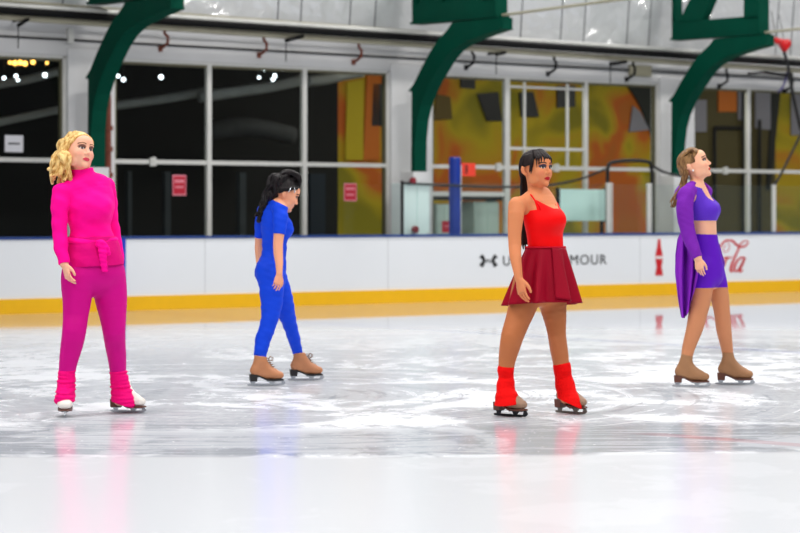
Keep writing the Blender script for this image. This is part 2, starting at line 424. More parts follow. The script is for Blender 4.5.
# dark room and painted wall beyond the glass
QM = -5.5
def room():
    b = MB()
    b.wbox(SL, SZ(338, 150, QM)[0], QM-.2, QM, 0, 5.2)
    structure(b.build('wall_dark', M['dark_room']))
    b = MB(); b.wbox(SL, SR, QM-.2, QW-.5, 4.4, 4.6); structure(b.build('ceiling_lobby', M['dark_room']))
    m = bpy.data.materials.new('painted_mural'); m.use_nodes = True; nt = m.node_tree; bs = nt.nodes['Principled BSDF']
    tc = nt.nodes.new('ShaderNodeTexCoord'); n = nt.nodes.new('ShaderNodeTexNoise'); n.inputs['Scale'].default_value = .75; n.inputs['Detail'].default_value = 2; n.inputs['Distortion'].default_value = .6
    cr = nt.nodes.new('ShaderNodeValToRGB'); nt.links.new(tc.outputs['Object'], n.inputs['Vector']); nt.links.new(n.outputs['Fac'], cr.inputs[0])
    e = cr.color_ramp.elements
    e[0].position = .36; e[0].color = lin((150,140,10))+(1,); e[1].position = .68; e[1].color = lin((200,110,25))+(1,)
    for p, c in ((.46,(200,175,10)), (.54,(210,150,20)), (.6,(215,105,20))):
        x = e.new(p); x.color = lin(c)+(1,)
    nt.links.new(cr.outputs[0], bs.inputs['Base Color']); bs.inputs['Roughness'].default_value = .7
    b = MB(); b.wbox(SZ(338, 150, QM)[0], SR, QM-.2, QM, 0, 5.2)
    w = structure(b.build('wall_mural', m))
    dk = mat('mural_dark', (38,38,44), .4); lv = mat('mural_lavender', (150,148,165), .5); bl = mat('mural_black', (22,24,25), .6); og = mat('mural_orange', (225,120,25), .6); br = mat('mural_brown', (105,85,25), .6); yl = mat('mural_yellow', (215,190,20), .6)
    def patch(name, pts, mt, q=.01):
        p = MB(); p.prism([W(SZ(x,y,QM)[0], QM+q, SZ(x,y,QM)[1]) for x, y in pts], N2*.03); p.build(name, mt, w)
    def pane(name, pts, mt=dk):
        patch(name, pts, mt)
    pane('dark_pane', [(459,77),(474,79),(474,89),(460,88)])
    pane('dark_pane', [(476,94),(497,92),(501,121),(486,121)])
    pane('dark_pane', [(518,92),(532,92),(538,117),(520,117)])
    pane('dark_pane', [(556,86),(574,86),(574,107),(556,108)])
    pane('brown_pane', [(436,94),(449,97),(451,119),(432,120)], br)
    pane('orange_panel', [(366,70),(378,70),(378,160),(362,160)], og)
    pane('yellow_panel', [(346,83),(362,80),(362,160),(344,160)], yl)
    pane('dark_pane', [(372,84),(392,84),(392,126),(370,126)])
    pane('black_arch', [(623,82),(660,80),(662,172),(655,168),(650,135),(640,108),(632,94)], bl)
    pane('lavender_pane', [(632,106),(639,112),(648,130),(628,132)], lv)
    pane('dark_wall_panel', [(688,84),(774,88),(774,240),(688,240)], mat('mural_olive_paint', (92,82,46), .7))  # panel in one flat dark olive colour
    patch('orange_panel', [(716,86),(734,87),(734,112),(716,112)], og, .045)
    patch('lavender_pane', [(736,90),(748,90),(748,120),(736,120)], lv, .045)
    patch('lavender_pane', [(753,92),(768,93),(768,130),(753,128)], lv, .045)
    patch('lavender_pane', [(690,100),(704,100),(704,132),(690,132)], lv, .045)
    patch('black_frame', [(770,90),(778,90),(768,190),(764,190)], bl, .045)
    patch('lavender_pane', [(790,94),(830,94),(830,135),(790,135)], lv)
    fr = MB()
    for (xa, ya, xb, yb) in ((711,128,711,232),(746,128,746,232),(711,128,746,128),(740,85,740,232),(756,120,756,232)):
        sa, za = SZ(xa,ya,QM); sb_, zb = SZ(xb,yb,QM); fr.tube([W(sa,QM+.1,za), W(sb_,QM+.1,zb)], .035, 8)
    fr.build('black_frame', M['black_steel'], w)
room()

# things seen through the lower glass
def wthing(name, label, cat, px0, px1, py0, py1, q, depth, m, group=None, bevel=.01):
    sA, zA = SZ(px0, py1, q); sB, zB = SZ(px1, py0, q)
    b = MB(); b.wbox(sA, sB, q-depth, q, min(zA, zA), zB)
    o = b.build(name, m, bevel=bevel); tag(o, label, cat, group); return o
def floor_cabinet(name, label, px0, px1, py0, q, depth):
    sA = SZ(px0, py0, q)[0]; sB, zB = SZ(px1, py0, q)
    e = empty(name, W((sA+sB)/2, q-depth/2, 0)); tag(e, label, 'cabinet')
    b = MB(); b.wbox(sA, sB, q-depth, q, 0, zB); b.build('body', M['pale_cabinet'], e, bevel=.01)
    n = 2
    for i in range(n):
        a = sA+(sB-sA)*i/n; c = sA+(sB-sA)*(i+1)/n
        d = MB(); d.wbox(a+.015, c-.015, q, q+.015, .08, zB-.03); dd = d.build('door', M['pale_cabinet'], e)
        h = MB(); h.wbox(c-.06, c-.04, q+.015, q+.03, zB*.5, zB*.5+.15); h.build('handle', M['pipe'], dd)
    return e
floor_cabinet('locker_cabinet', 'pale mint cabinet standing before the white pier under the middle green arch', 402.5, 429.5, 183.5, -.3, .28)
floor_cabinet('locker_cabinet', 'pale cabinet with a dark top behind the glass right of the blue padded post', 474, 499, 201.5, -1.72, .42)
floor_cabinet('locker_cabinet', 'pale cabinet behind the glass just left of the blue padded post', 436, 450, 204, -1.72, .42)
o = wthing('counter', 'dark ledge shelf behind the glass above the pale cabinets', 'shelf', 432, 505, 195.5, 200, -1.65, .5, M['black_steel'])
for x in (434, 503):
    br = MB(); s = SZ(x, 200, -1.7)[0]; br.wbox(s-.03, s+.03, -2.1, -1.9, 0, SZ(x, 200, -1.65)[1]); br.build('leg', M['black_steel'], o)

# blue padded post with white back strip
sP, _ = SZ(454.8, 230, -.4); zt = SZ(454.8, 157, -.4)[1]
e = empty('padded_post', W(sP, -.4, 0)); tag(e, 'tall blue padded post rising behind the boards beside the orange sign', 'post')
b = MB(); b.tube([W(sP,-.4,0), W(sP,-.4,zt-.03), W(sP,-.4,zt)], [.088,.088,.075], 20); b.build('pad', M['blue_pad'], e, smooth=False)
b = MB(); b.wbox(sP+.09, sP+.15, -.48, -.42, 0, SZ(462, 165, -.4)[1]); b.build('back_strip', M['frame'], e)['label'] = 'thin white strip'

# orange sign
sA, zA = SZ(463.8, 176, -.9); sB, zB = SZ(477.2, 163, -.9)
e = empty('wall_sign', W((sA+sB)/2, -.93, zA)); tag(e, 'small orange sign with a dark figure beside the blue padded post', 'sign')
b = MB(); b.wbox(sA, sB, -.98, -.94, zA, zB); b.build('sign_panel', M['orange_sign'], e)
b = MB()
for dz in (.25, .5, .75): b.wbox(sA+.05, sA+.10, -.94, -.937, zA+(zB-zA)*dz-.012, zA+(zB-zA)*dz+.012)
b.wbox(sA+.085, sA+.105, -.94, -.937, zA+.05, zB-.045); b.build('symbol', M['black'], e)

# posters stuck to the glass
def poster(label, px0, px1, py0, py1, base, bands, mtb, group=None):
    q = QW-.03
    sA, zA = SZ(px0, py1, q); sB, zB = SZ(px1, py0, q); H = zB-zA; Wd_ = sB-sA
    e = empty('window_notice', W((sA+sB)/2, q, zA)); tag(e, label, 'notice', group)
    b = MB(); b.wbox(sA, sB, q-.002, q+.004, zA, zB); b.build('paper', base[0], e)
    if len(base) > 1:
        b = MB(); b.wbox(sA+.06*Wd_, sB-.06*Wd_, q+.004, q+.006, zA+.07*H, zB-.07*H); b.build('panel', base[1], e)
    for (a, c, x0, x1) in bands:
        b = MB()
        n = 5
        for i in range(n):
            xx0 = sA+Wd_*(x0+(x1-x0)*i/n); xx1 = sA+Wd_*(x0+(x1-x0)*(i+.8)/n)
            b.wbox(xx0, xx1, q+.006, q+.009, zA+H*a, zA+H*c)
        b.build('print', mtb, e)
poster('red notice with pale print on the dark glass right of the pink skater', 172.5, 186, 175, 195.5, (M['pink_paper'], M['sign_red']), [(.62,.78,.15,.85),(.36,.46,.2,.8)], M['pink_paper'])
poster('red notice with pale print on the glass before the yellow wall', 344, 356.5, 183.5, 201, (M['pink_paper'], M['sign_red']), [(.62,.78,.15,.85),(.3,.42,.2,.8)], M['pink_paper'])
poster('white notice with one dark line of print at the far left window', 4.8, 23, 135.5, 152, (M['sign_white'],), [(.45,.56,.18,.82)], M['black'])
poster('small red notice low on the glass left of the blue padded post', 442, 451, 221, 232.5, (M['sign_red'],), [(.5,.6,.2,.8)], M['pink_paper'])

# mint board on the rail behind the glass, with dark edge
sA, zA = SZ(560, 221, -.55); sB, zB = SZ(605.5, 189.5, -.55)
e = empty('notice_board', W((sA+sB)/2, -.58, zA)); tag(e, 'blank pale mint board behind the glass right of the red skater', 'board')
b = MB(); b.wbox(sA, sB, -.60, -.56, zA, zB); b.build('panel', M['mint'], e, bevel=.005)
for x0, x1 in ((sA-.03, sA), (sB, sB+.05)):
    b = MB(); b.wbox(x0, x1, -.62, -.55, zA-.02, zB+.02); b.build('side_frame', M['black_steel'], e)
for s in (sA, sB):
    b = MB(); b.wbox(s-.02, s+.02, -.66, -.62, 0, zA+.1); b.build('leg', M['black_steel'], e)

# shield glass above the boards
ZS = SZ(500, 183, -.06)[1]
e = empty('shield_glass', W(SZ(600,230,-.06)[0], -.06, BH)); tag(e, 'clear shield glass standing on the right part of the boards', 'glass screen')
xs = [402.5, 472, 540, 609, 650, 711, 774, 850]
for a, c in zip(xs[:-1], xs[1:]):
    b = MB(); b.wbox(SZ(a,230,-.06)[0]+.01, SZ(c,230,-.06)[0]-.01, -.068, -.056, BH, ZS); b.build('glass_pane', M['shield'], e)
for px, w_ in ((402.5,.03),(609.5,.115),(649.5,.09),(774,.07)):
    s = SZ(px,230,-.06)[0]; b = MB(); b.wbox(s-w_/2, s+w_/2, -.09, -.045, BH, ZS+.02); p = b.build('post', M['frame'] if w_ > .04 else M['black_steel'], e, bevel=.006)
    if w_ > .08:
        g = MB(); g.wbox(s+w_*.12, s+w_*.22, -.044, -.043, BH+.02, ZS); g.build('groove', M['frame_dark'], p)

# black hoop rail and drooping cable
def wtube(pts, q, r):
    b = MB(); b.tube([W(SZ(x,y,q)[0], q, SZ(x,y,q)[1]) for x, y in pts], r, 10); return b
def smooth_pts(pts, n=6):
    pts = [np.array(p, float) for p in pts]; out = []
    for i in range(len(pts)-1):
        p0, p1, p2, p3 = pts[max(i-1,0)], pts[i], pts[i+1], pts[min(i+2,len(pts)-1)]
        for k in range(n):
            u = k/n; out.append(.5*((2*p1)+(-p0+p2)*u+(2*p0-5*p1+4*p2-p3)*u*u+(-p0+3*p1-3*p2+p3)*u**3))
    out.append(pts[-1]); return out
def zpx(px, z, q): return HOR-(z-CAMH)*FOC/wall_Y(px, q)
o = wtube(smooth_pts([(607.5,zpx(607.5,0,-.35)),(607.5,185),(608,168),(612,162.5),(630,160.5),(647,161.5),(651,166),(652,185),(652,zpx(652,0,-.35))], 6), -.35, .03).build('hoop_rail', M['black_steel'], smooth=True)
tag(o, 'black bent hoop rail behind the two white glass posts', 'rail')
o = wtube(smooth_pts([(402,183),(420,184),(450,185.5),(500,187),(545,185.5),(580,179),(606,169)]), -.25, .018).build('cable', M['black_steel'], smooth=True)
tag(o, 'dark cable drooping behind the glass from the middle pier to the hoop rail', 'cable')
o = wtube(smooth_pts([(653,166),(664,172),(678,175.5),(695,178),(712,172)]), -.25, .022).build('cable', M['black_steel'], smooth=True)
tag(o, 'dark cable drooping from the hoop rail behind the purple skater', 'cable')
o = wtube(smooth_pts([(774,186),(782,172),(793,150),(806,124)]), -.25, .022).build('cable', M['black_steel'], smooth=True)
tag(o, 'dark slanting cable at the right edge above the glass post', 'cable')
def disc(px, py, q, r, label):
    s, z = SZ(px, py, q); b = MB(); b.tube([W(s,q-.05,z), W(s,q-.01,z), W(s,q,z)], [r,r,r*.7], 18)
    b.tube([W(s,q-.09,z), W(s,q-.05,z)], .03, 8)
    tag(b.build('alarm_bell', mat('bell_red', (130,18,35), .4)), label, 'bell')
disc(414.3, 180.5, -.2, .05, 'dark red round bell under the foot of the middle green arch')
disc(416.5, 229.5, -.2, .055, 'dark red round bell low on the pale mint cabinet by the pier')
# brown downpipe beside the left arch
sD = SZ(108, 150, -.85)[0]
e = empty('downpipe', W(sD, -.85, 0)); tag(e, 'rusty brown downpipe beside the leftmost green arch', 'pipe')
b = MB(); b.tube([W(sD,-.85,0), W(sD,-.85,SZ(108,95,-.85)[1])], .045, 12); b.build('pipe', M['rust'], e)
for py in (128, 149, 175):
    b = MB(); z = SZ(108,py,-.85)[1]; b.tube([W(sD,-.85,z-.03), W(sD,-.85,z+.03)], .07, 12); b.build('collar', M['rust'], e)
# transom latches
for px in (152.5, 498, 556, 725):
    s = sw(px); b = MB(); b.wbox(s-.05, s+.05, QW-.006, QW+.03, ztr-.06, ztr+.06); b.wbox(s-.012, s+.012, QW+.03, QW+.04, ztr-.03, ztr+.075)
    tag(b.build('window_latch', M['frame'], bevel=.008), {152.5:'pale latch on the window bar right of the pink skater', 498:'pale latch on the window bar left of the red skater', 556:'pale latch on the window bar right of the red skater', 725:'pale latch on the window bar right of the purple skater'}[px], 'latch')

# window reflections built as tubes and glowing beads inside the room, and dim posts
M['reflection_tube'] = mat('pale_reflection', (160,162,160), .7, noise=.3, nscale=3)
def reflection_tube(label, pts, q, r, m=None):
    o = wtube(smooth_pts(pts, 4), q, r).build('reflection_tube', m or M['reflection_tube'], smooth=True); tag(o, label, 'reflection_tube'); return o
reflection_tube('upper pale tube standing in for a reflection in the far left window', [(-40,92),(0,84),(30,79),(62,70)], -3.4, .065)
reflection_tube('lower pale tube standing in for a reflection above the white notice', [(-40,130),(0,122),(62,109),(90,104)], -3.4, .06)
reflection_tube('pale tube standing in for a reflection right of the leftmost arch', [(100,107),(140,102),(175,97),(207,91)], -3.4, .07)
reflection_tube('pale tube standing in for a reflection over the blue skater', [(200,97),(240,91),(270,87),(302,80)], -3.2, .085)
reflection_tube('pale tube standing in for a reflection, meeting the yellow wall', [(306,81.5),(325,79.5),(345,75),(362,72)], -3.2, .085)
reflection_tube('wide dim tube standing in for a low reflection left of the blue skater', [(208,131),(235,127),(262,129),(292,136)], -4.6, .16, mat('dim_reflection', (72,74,78), .8, noise=.3))
glint_c = mat('cool_glint', (235,245,255), emit=5.); glint_w = mat('warm_glint', (255,190,90), emit=4.)  # self-lit beads added as glints of lamps mirrored in the glass
lk = ('in the far left window', 'in the window beside the leftmost arch', 'in the window over the blue skater')
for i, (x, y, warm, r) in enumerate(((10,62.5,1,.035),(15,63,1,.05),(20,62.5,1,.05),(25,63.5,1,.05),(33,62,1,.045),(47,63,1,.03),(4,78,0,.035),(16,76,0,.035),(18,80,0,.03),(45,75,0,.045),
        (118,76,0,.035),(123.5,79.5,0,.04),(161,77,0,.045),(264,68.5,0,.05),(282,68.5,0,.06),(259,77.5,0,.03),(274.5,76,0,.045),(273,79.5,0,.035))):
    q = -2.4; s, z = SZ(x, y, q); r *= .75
    e = empty('lamp_glint', W(s, q, z)); tag(e, ('warm yellow' if warm else 'cool white')+' bead standing in for a reflected lamp, '+(lk[0] if x < 60 else lk[1] if x < 200 else lk[2]), 'lamp', ('warm glints ' if warm else 'cool glints ')+(lk[0] if x < 60 else lk[1] if x < 200 else lk[2]))
    b = MB(); n = 8; b.tube([W(s,q,z-r*math.cos(PI*k/n)) for k in range(n+1)], [max(.002, r*math.sin(PI*k/n)) for k in range(n+1)], 10); b.build('bulb', glint_w if warm else glint_c, e, True)
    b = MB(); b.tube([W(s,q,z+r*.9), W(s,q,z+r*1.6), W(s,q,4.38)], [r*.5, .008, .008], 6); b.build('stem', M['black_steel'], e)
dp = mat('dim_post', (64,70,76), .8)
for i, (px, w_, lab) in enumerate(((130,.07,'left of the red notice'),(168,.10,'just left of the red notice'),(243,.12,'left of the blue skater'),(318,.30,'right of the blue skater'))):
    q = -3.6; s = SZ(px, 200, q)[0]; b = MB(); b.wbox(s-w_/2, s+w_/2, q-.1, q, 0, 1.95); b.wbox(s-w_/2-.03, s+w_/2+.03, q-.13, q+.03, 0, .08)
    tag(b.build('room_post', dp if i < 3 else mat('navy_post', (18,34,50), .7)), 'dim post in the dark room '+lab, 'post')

# ------------------------------------------------------------------ upper cladding, pipes, hangers
b = MB()
zc0, zc1 = 4.0, 6.6
b.hexa([W(SL,QW-.05,zc0),W(SL,QW+.0,zc0),W(SR,QW+.0,zc0),W(SR,QW-.05,zc0),W(SL,QW+.2,zc1),W(SL,QW+.25,zc1),W(SR,QW+.25,zc1),W(SR,QW+.2,zc1)])
structure(b.build('wall_cladding', M['foil']))
b = MB()
def clad(s, z): return W(s, QW+.03+(z-zc0)/(zc1-zc0)*.25-.03, z)
for px in (10, 62, 130, 277, 300, 349, 374, 520, 560, 583, 626, 648, 775, 790):
    s = sw(px); b.tube([clad(s, zc0), clad(s, zc1)], .012, 6)
structure(b.build('trim_1', mat('seam_grey', (95,97,100), .6)))

def pipe(label, pa, pb, q, r, m, name='pipe'):
    (xa, ya), (xb, yb) = pa, pb
    sa, za = SZ(xa, ya, q); sb_, zb = SZ(xb, yb, q)
    d = (zb-za)/(sb_-sa); z0 = za+d*(SL-sa); z1 = za+d*(SR-sa)
    b = MB(); b.tube([W(SL,q,z0), W(SR,q,z1)], r, 16)
    o = b.build(name, m, smooth=True); tag(o, label, 'pipe'); return o
pipe('upper bright galvanised pipe running along the wall above the windows', (20,6.5), (370,30), -.55, .040, M['pipe'])
pipe('black insulated pipe just under the bright upper pipe', (20,11.5), (600,50.5), -.50, .050, M['pipe_dark'])
pipe('lower grey mottled pipe running along the wall under the black one', (20,18), (600,57), -.62, .044, M['pipe_mid'])
pipe('thin dark conduit along the white header over the windows', (20,37.2), (600,68.5), QW+.05, .014, M['pipe_dark'], 'conduit')
pipe('thin grey conduit hugging the cladding above the bright pipe', (20,2.0), (600,45), -.70, .02, M['pipe_mid'], 'conduit')
k = 0
hang_lab = ['between the left arch and the first mullion', 'above the dark window over the blue skater', 'over the right end of the dark windows', 'just right of the middle green arch', 'above the window right of the red skater', 'left of the right green arch', 'just right of the right green arch', 'under the red heart']
for px, py in ((166,33), (265,39.5), (360,46.5), (473,52), (555,58.5), (634,64), (727,71), (792,76)):
    q = -.72; m = M['rust'] if px < 400 else M['pipe_dark']
    s, z = SZ(px, py, q); zb = SZ(px, py+14, q)[1]; H = z-zb
    b = MB(); b.tube([W(*a) for a in ((s-.06,q+.05,z+.05),(s-.02,q,z-.01),(s+.05,q-.03,z-.25*H),(s+.06,q-.05,z-.7*H),(s+.06,q-.2,zb),(s+.06,QW+.032,zb))], .022, 8)
    b.wbox(s+.03, s+.09, QW+.03, QW+.05, zb-.05, zb+.03)
    o = b.build('pipe_bracket', m); tag(o, ('rusty' if px < 400 else 'dark')+' pipe bracket on the white header '+hang_lab[k], 'bracket', 'pipe brackets on the header'); k += 1
for i, (x0, y0, x1, y1) in enumerate(((28,19,14.5,26), (303,36,282,41), (626,62,606,64.5), (505,52.5,492,55), (764,72.5,788,76))):
    q = -.6; s0, z0 = SZ(x0,y0,q); s1, z1 = SZ(x1,y1,q)
    b = MB(); b.tube([W(s0,q,z0), W(s1,q+.1,z1)], .028, 8); b.tube([W(s1,q+.1,z1), W(s1,q+.1,z1-.3)], .008, 6); b.tube([W(s0,q,z0),W(s0,QW,z0)], .02, 6)
    tag(b.build('support_arm', M['pipe_dark']), 'dark slanting support arm under the pipes '+['at the far left window','above the window over the blue skater','above the window left of the right arch','right of the middle green arch','near the red heart'][i], 'bracket', 'support arms under the pipes')
s, z = SZ(70, 36, QW+.06); b = MB(); b.wbox(s-.04, s+.04, QW, QW+.1, z-.1, z+.1); tag(b.build('junction_box', M['frame']), 'small pale box on the header above the left pier', 'box')
s, z = SZ(642, 71, QW+.06); b = MB(); b.wbox(s-.28, s+.2, QW, QW+.08, z-.09, z+.09); tag(b.build('junction_box', mat('beige', (150,146,125), .6)), 'beige box on the header above the right pier', 'box')

# ------------------------------------------------------------------ green steel arches (one profile, three frames)
QA = -.72
def web(px, py, s0):                                   # pixel -> (q, z) on plane s = s0
    d = np.array([(px-400)/FOC, 1., (HOR-py)/FOC]); o = np.array([0,0,CAMH])
    t = ((P0-o)@U2+s0)/(d@U2); p = o+d*t
    return float((p-P0)@N2), float(p[2])
s_mid = SZ(411.5, 150, QA)[0]
s_col = [SZ(88, 150, QA)[0], s_mid, SZ(671.5, 150, QA)[0]]
back = [(411,172),(411.6,92),(408.3,91),(413.5,84),(421,68.5),(430.5,51),(438,39.5),(447,30),(452,22.6)]
inner = [(502,28.5),(493,31.5),(484,34.5),(475,38),(466,41.5),(459,45.5),(452,50.5),(444,60),(438,70),(432,80),(426,92),(421,105),(417.5,120),(415.6,140),(415.3,172)]
prof = [web(x, y, s_mid) for x, y in back]+[web(495,17.6,s_mid), web(502,17,s_mid)]+[web(x, y, s_mid) for x, y in inner]
bw = .20
truss_px = [(411,24.5),(496,17),(496,-26),(411,-26)]
M['green_dark'] = M['green']
arch_names = ['green steel arch above the pink skater, leftmost of the three', 'green steel arch left of the red skater, with the red bell under its foot', 'green steel arch behind the purple skater, beside the red hearts']
for k, s0 in enumerate(s_col):
    e = empty('steel_arch', W(s0, QA, 0)); tag(e, arch_names[k], 'arch', 'green steel arches along the wall')
    b = MB(); b.prism([W(s0, q, z) for q, z in prof], U2*bw); b.build('rib', M['green'], e)
    # flange strip along the curved underside
    f = MB(); ip = [web(x, y, s_mid) for x, y in inner]
    for (qa, za), (qb, zb) in zip(ip[:-1], ip[1:]):
        f.hexa([W(s0-.015,qa,za-.004),W(s0+bw+.015,qa,za-.004),W(s0+bw+.015,qb,zb-.004),W(s0-.015,qb,zb-.004),
                W(s0-.015,qa-.012,za+.014),W(s0+bw+.015,qa-.012,za+.014),W(s0+bw+.015,qb-.012,zb+.014),W(s0-.015,qb-.012,zb+.014)])
    f.build('flange', M['green'], e)
    # truss plate above, with openings
    tp = [web(x, y, s_mid) for x, y in truss_px]
    q0, q1 = tp[0][0], tp[1][0]; z0a, z0b = tp[0][1], tp[1][1]; z1 = tp[2][1]+.25
    t = MB(); d = .05
    def zb_(q): return z0a+(z0b-z0a)*(q-q0)/(q1-q0)
    def plate(a, c, off=.03): t.prism([W(s0+off, q, z) for q, z in (a if isinstance(a, list) else [a])], U2*c)
    Hh = z1-z0a
    t.prism([W(s0+.02,q,z) for q, z in ((q0,zb_(q0)),(q1,zb_(q1)),(q1,zb_(q1)+.30),(q0+.12,zb_(q0)+.30),(q0,zb_(q0)+.40))], U2*.14)
    t.prism([W(s0+.02,q,z) for q, z in ((q1-.36,zb_(q1)+.25),(q1,zb_(q1)+.25),(q1,z1),(q1-.36,z1))], U2*.14)
    t.prism([W(s0+.02,q,z) for q, z in ((q0,zb_(q0)+.3),(q0+.1,zb_(q0)+.3),(q0+.1,z1),(q0,z1))], U2*.14)
    t.prism([W(s0+.02,q,z) for q, z in ((q0+.16,zb_(q0)+.28),(q0+.70,zb_(q0)+.28),(q0+1.05,z1),(q0+.55,z1))], U2*.14)
    t.build('truss_plate', M['green'], e)
    if k < 2:                                          # the two left trusses are closed by a plate
        t = MB(); t.prism([W(s0+.06,q,z) for q, z in ((q0,zb_(q0)+.1),(q1-.02,zb_(q1)+.1),(q1-.02,z1),(q0,z1))], U2*.05); t.build('web_plate', M['green'], e)
    t = MB(); t.prism([W(s0-.02,q,z) for q, z in ((q0,zb_(q0)),(q1+.04,zb_(q1+.04)),(q1+.04,zb_(q1+.04)+.035),(q0,zb_(q0)+.035))], U2*.24); t.build('flange', M['green'], e)
    t = MB(); t.prism([W(s0-.02,q,z) for q, z in ((q1-.02,zb_(q1)),(q1+.02,zb_(q1)),(q1+.02,z1),(q1-.02,z1))], U2*.22); t.build('end_flange', M['green'], e)
    # rod running on towards the rink, and the white foot block
    t = MB(); a = web(492, 15.5, s_mid); c = web(600, 1, s_mid); t.tube([W(s0+.1,a[0],a[1]), W(s0+.1,c[0]+1.5,c[1]+(c[1]-a[1])/(c[0]-a[0])*1.5)], .022, 8); t.build('tie_rod', M['pipe_mid'], e)
    zf = web(411,172,s_mid)[1]
    t = MB(); t.wbox(s0-.06, s0+bw+.06, QW+.04, QA+.12, 0, zf+.004); t.build('foot_block', M['concrete'], e)['label'] = 'white block carrying the green arch'

# heart decorations on strings
def heart(px, py, w_, q, label):
    s, z = SZ(px, py, q); sc_ = w_*wall_Y(px, q)/FOC/32*1.25
    pts = []
    for i in range(40):
        t = 2*PI*i/40
        pts.append((16*math.sin(t)**3, 13*math.cos(t)-5*math.cos(2*t)-2*math.cos(3*t)-math.cos(4*t)))
    e = empty('heart_decoration', W(s, q, z-.2)); tag(e, label, 'decoration')
    mb = MB(); n = len(pts); vs = []; lv_ = ((.0,-.5),(.7,-.45),(.95,-.25),(1.,0),(.95,.25),(.7,.45),(.0,.5))
    for kf, off in lv_:
        vs += [W(s+x*kf*sc_, q+off*.12*w_/14, z+y*kf*sc_) for x, y in pts]
    fs = [(r*n+i, r*n+(i+1) % n, (r+1)*n+(i+1) % n, (r+1)*n+i) for r in range(len(lv_)-1) for i in range(n)]
    mb.add(vs, fs); mb.build('heart', M['red_foil'], e, smooth=True)
    mb = MB(); mb.tube([W(s,q,z+6*sc_), W(s-.02,q-.1,z+.5)], .006, 6); mb.build('string', M['black_steel'], e)
heart(784.5, 45, 13.5, -.35, 'large red foil heart hanging at the top right')
heart(766.5, 38, 6.0, -.35, 'small red foil heart hanging beside the right green arch')
heart(776.5, 40.5, 6.5, -.38, 'small red foil heart just left of the large one')
o = wtube(smooth_pts([(784,52),(787,62),(790,78),(794,100),(801,130)]), -.3, .028).build('cable', M['black_steel'], smooth=True)
tag(o, 'black cable hanging down from the large red heart', 'cable')
o = wtube(smooth_pts([(787,72),(785.5,80),(782,88),(778,92)]), -.55, .016).build('cable', M['violet'], smooth=True)
tag(o, 'violet cord looped over the header below the red hearts', 'cord')
# ------------------------------------------------------------------ figures: signed-distance bodies meshed as one surface
VS = 1.0                                               # voxel factor
def nrm(v): v = np.asarray(v, float); return v/np.linalg.norm(v)

class Pt:                                              # point of a limb: position, lateral radius, other radius
    def __init__(s, p, a, b=None): s.p = np.asarray(p, float); s.a = a; s.b = a if b is None else b

def catmull(rows, step):
    rows = [np.asarray(r, float) for r in rows]; out = []
    for i in range(len(rows)-1):
        p0, p1, p2, p3 = rows[max(i-1,0)], rows[i], rows[i+1], rows[min(i+2,len(rows)-1)]
        n = max(1, int(np.linalg.norm((p2-p1)[:3])/step))
        for k in range(n):
            u = k/n
            out.append(.5*((2*p1)+(-p0+p2)*u+(2*p0-5*p1+4*p2-p3)*u*u+(-p0+3*p1-3*p2+p3)*u**3))
    out.append(rows[-1]); return out

class Chain:
    def __init__(s, pts, side=(1,0,0), step=.03, k=.0, flat0=False, flat1=False, wrink=None):
        rows = [np.r_[p.p, p.a, p.b] for p in pts]
        s.rows = catmull(rows, step) if step else rows
        for r in s.rows: r[3:] = np.maximum(r[3:], .002)
        s.side = np.asarray(side, float); s.k = k; s.flat0 = flat0; s.flat1 = flat1; s.wrink = wrink
    def bounds(s, m):
        R = np.array([np.r_[r[:3]-max(r[3:]), r[:3]+max(r[3:])] for r in s.rows]); return R[:, :3].min(0)-m, R[:, 3:].max(0)+m
    def parts(s):
        return zip(s.rows[:-1], s.rows[1:])
    def fill(s, F, off):
        m = off+s.k+.03
        lo, hi = s.bounds(m); sl = F.slices(lo, hi)
        if sl is None: return
        T = np.full([x.stop-x.start for x in sl], 1.0, np.float32)
        for A, B in s.parts():
            r = max(A[3], A[4], B[3], B[4])+m
            l2, h2 = np.minimum(A[:3], B[:3])-r, np.maximum(A[:3], B[:3])+r
            s2 = F.slices(l2, h2)
            if s2 is None: continue
            s2 = tuple(slice(max(p.start, q.start), min(p.stop, q.stop)) for p, q in zip(sl, s2))
            X, Y, Z = F.axes(s2)
            d = np.asarray(B[:3]-A[:3]); Ln = np.linalg.norm(d); ax = d/Ln
            x = s.side-(s.side@ax)*ax
            if np.linalg.norm(x) < 1e-3: x = np.array([0,1,0])-ax[1]*ax
            x = nrm(x); y = np.cross(ax, x)
            wx, wy, wz = X-A[0], Y-A[1], Z-A[2]
            h = wx*ax[0]+wy*ax[1]+wz*ax[2]; t = np.clip(h/Ln, 0, 1)
            u = wx*x[0]+wy*x[1]+wz*x[2]; v = wx*y[0]+wy*y[1]+wz*y[2]
            hh = h-t*Ln
            a = A[3]+(B[3]-A[3])*t; b = A[4]+(B[4]-A[4])*t; c = np.minimum(a, b)
            k0 = np.sqrt((u/a)**2+(v/b)**2+(hh/c)**2); k1 = np.sqrt((u/a**2)**2+(v/b**2)**2+(hh/c**2)**2)+1e-9
            D = k0*(k0-1)/k1
            D = np.maximum(D, -c)
            ts = tuple(slice(q.start-p.start, q.stop-p.start) for p, q in zip(sl, s2))
            T[ts] = np.minimum(T[ts], D)
        X, Y, Z = F.axes(sl)
        if s.flat0:
            A = s.rows[0][:3]; n = nrm(s.rows[1][:3]-A); T = np.maximum(T, -((X-A[0])*n[0]+(Y-A[1])*n[1]+(Z-A[2])*n[2])+off)
        if s.flat1:
            B = s.rows[-1][:3]; n = nrm(B-s.rows[-2][:3]); T = np.maximum(T, (X-B[0])*n[0]+(Y-B[1])*n[1]+(Z-B[2])*n[2]+off)
        if s.wrink: T = T-s.wrink(X, Y, Z).astype(np.float32)
        F.smin(sl, T, s.k)

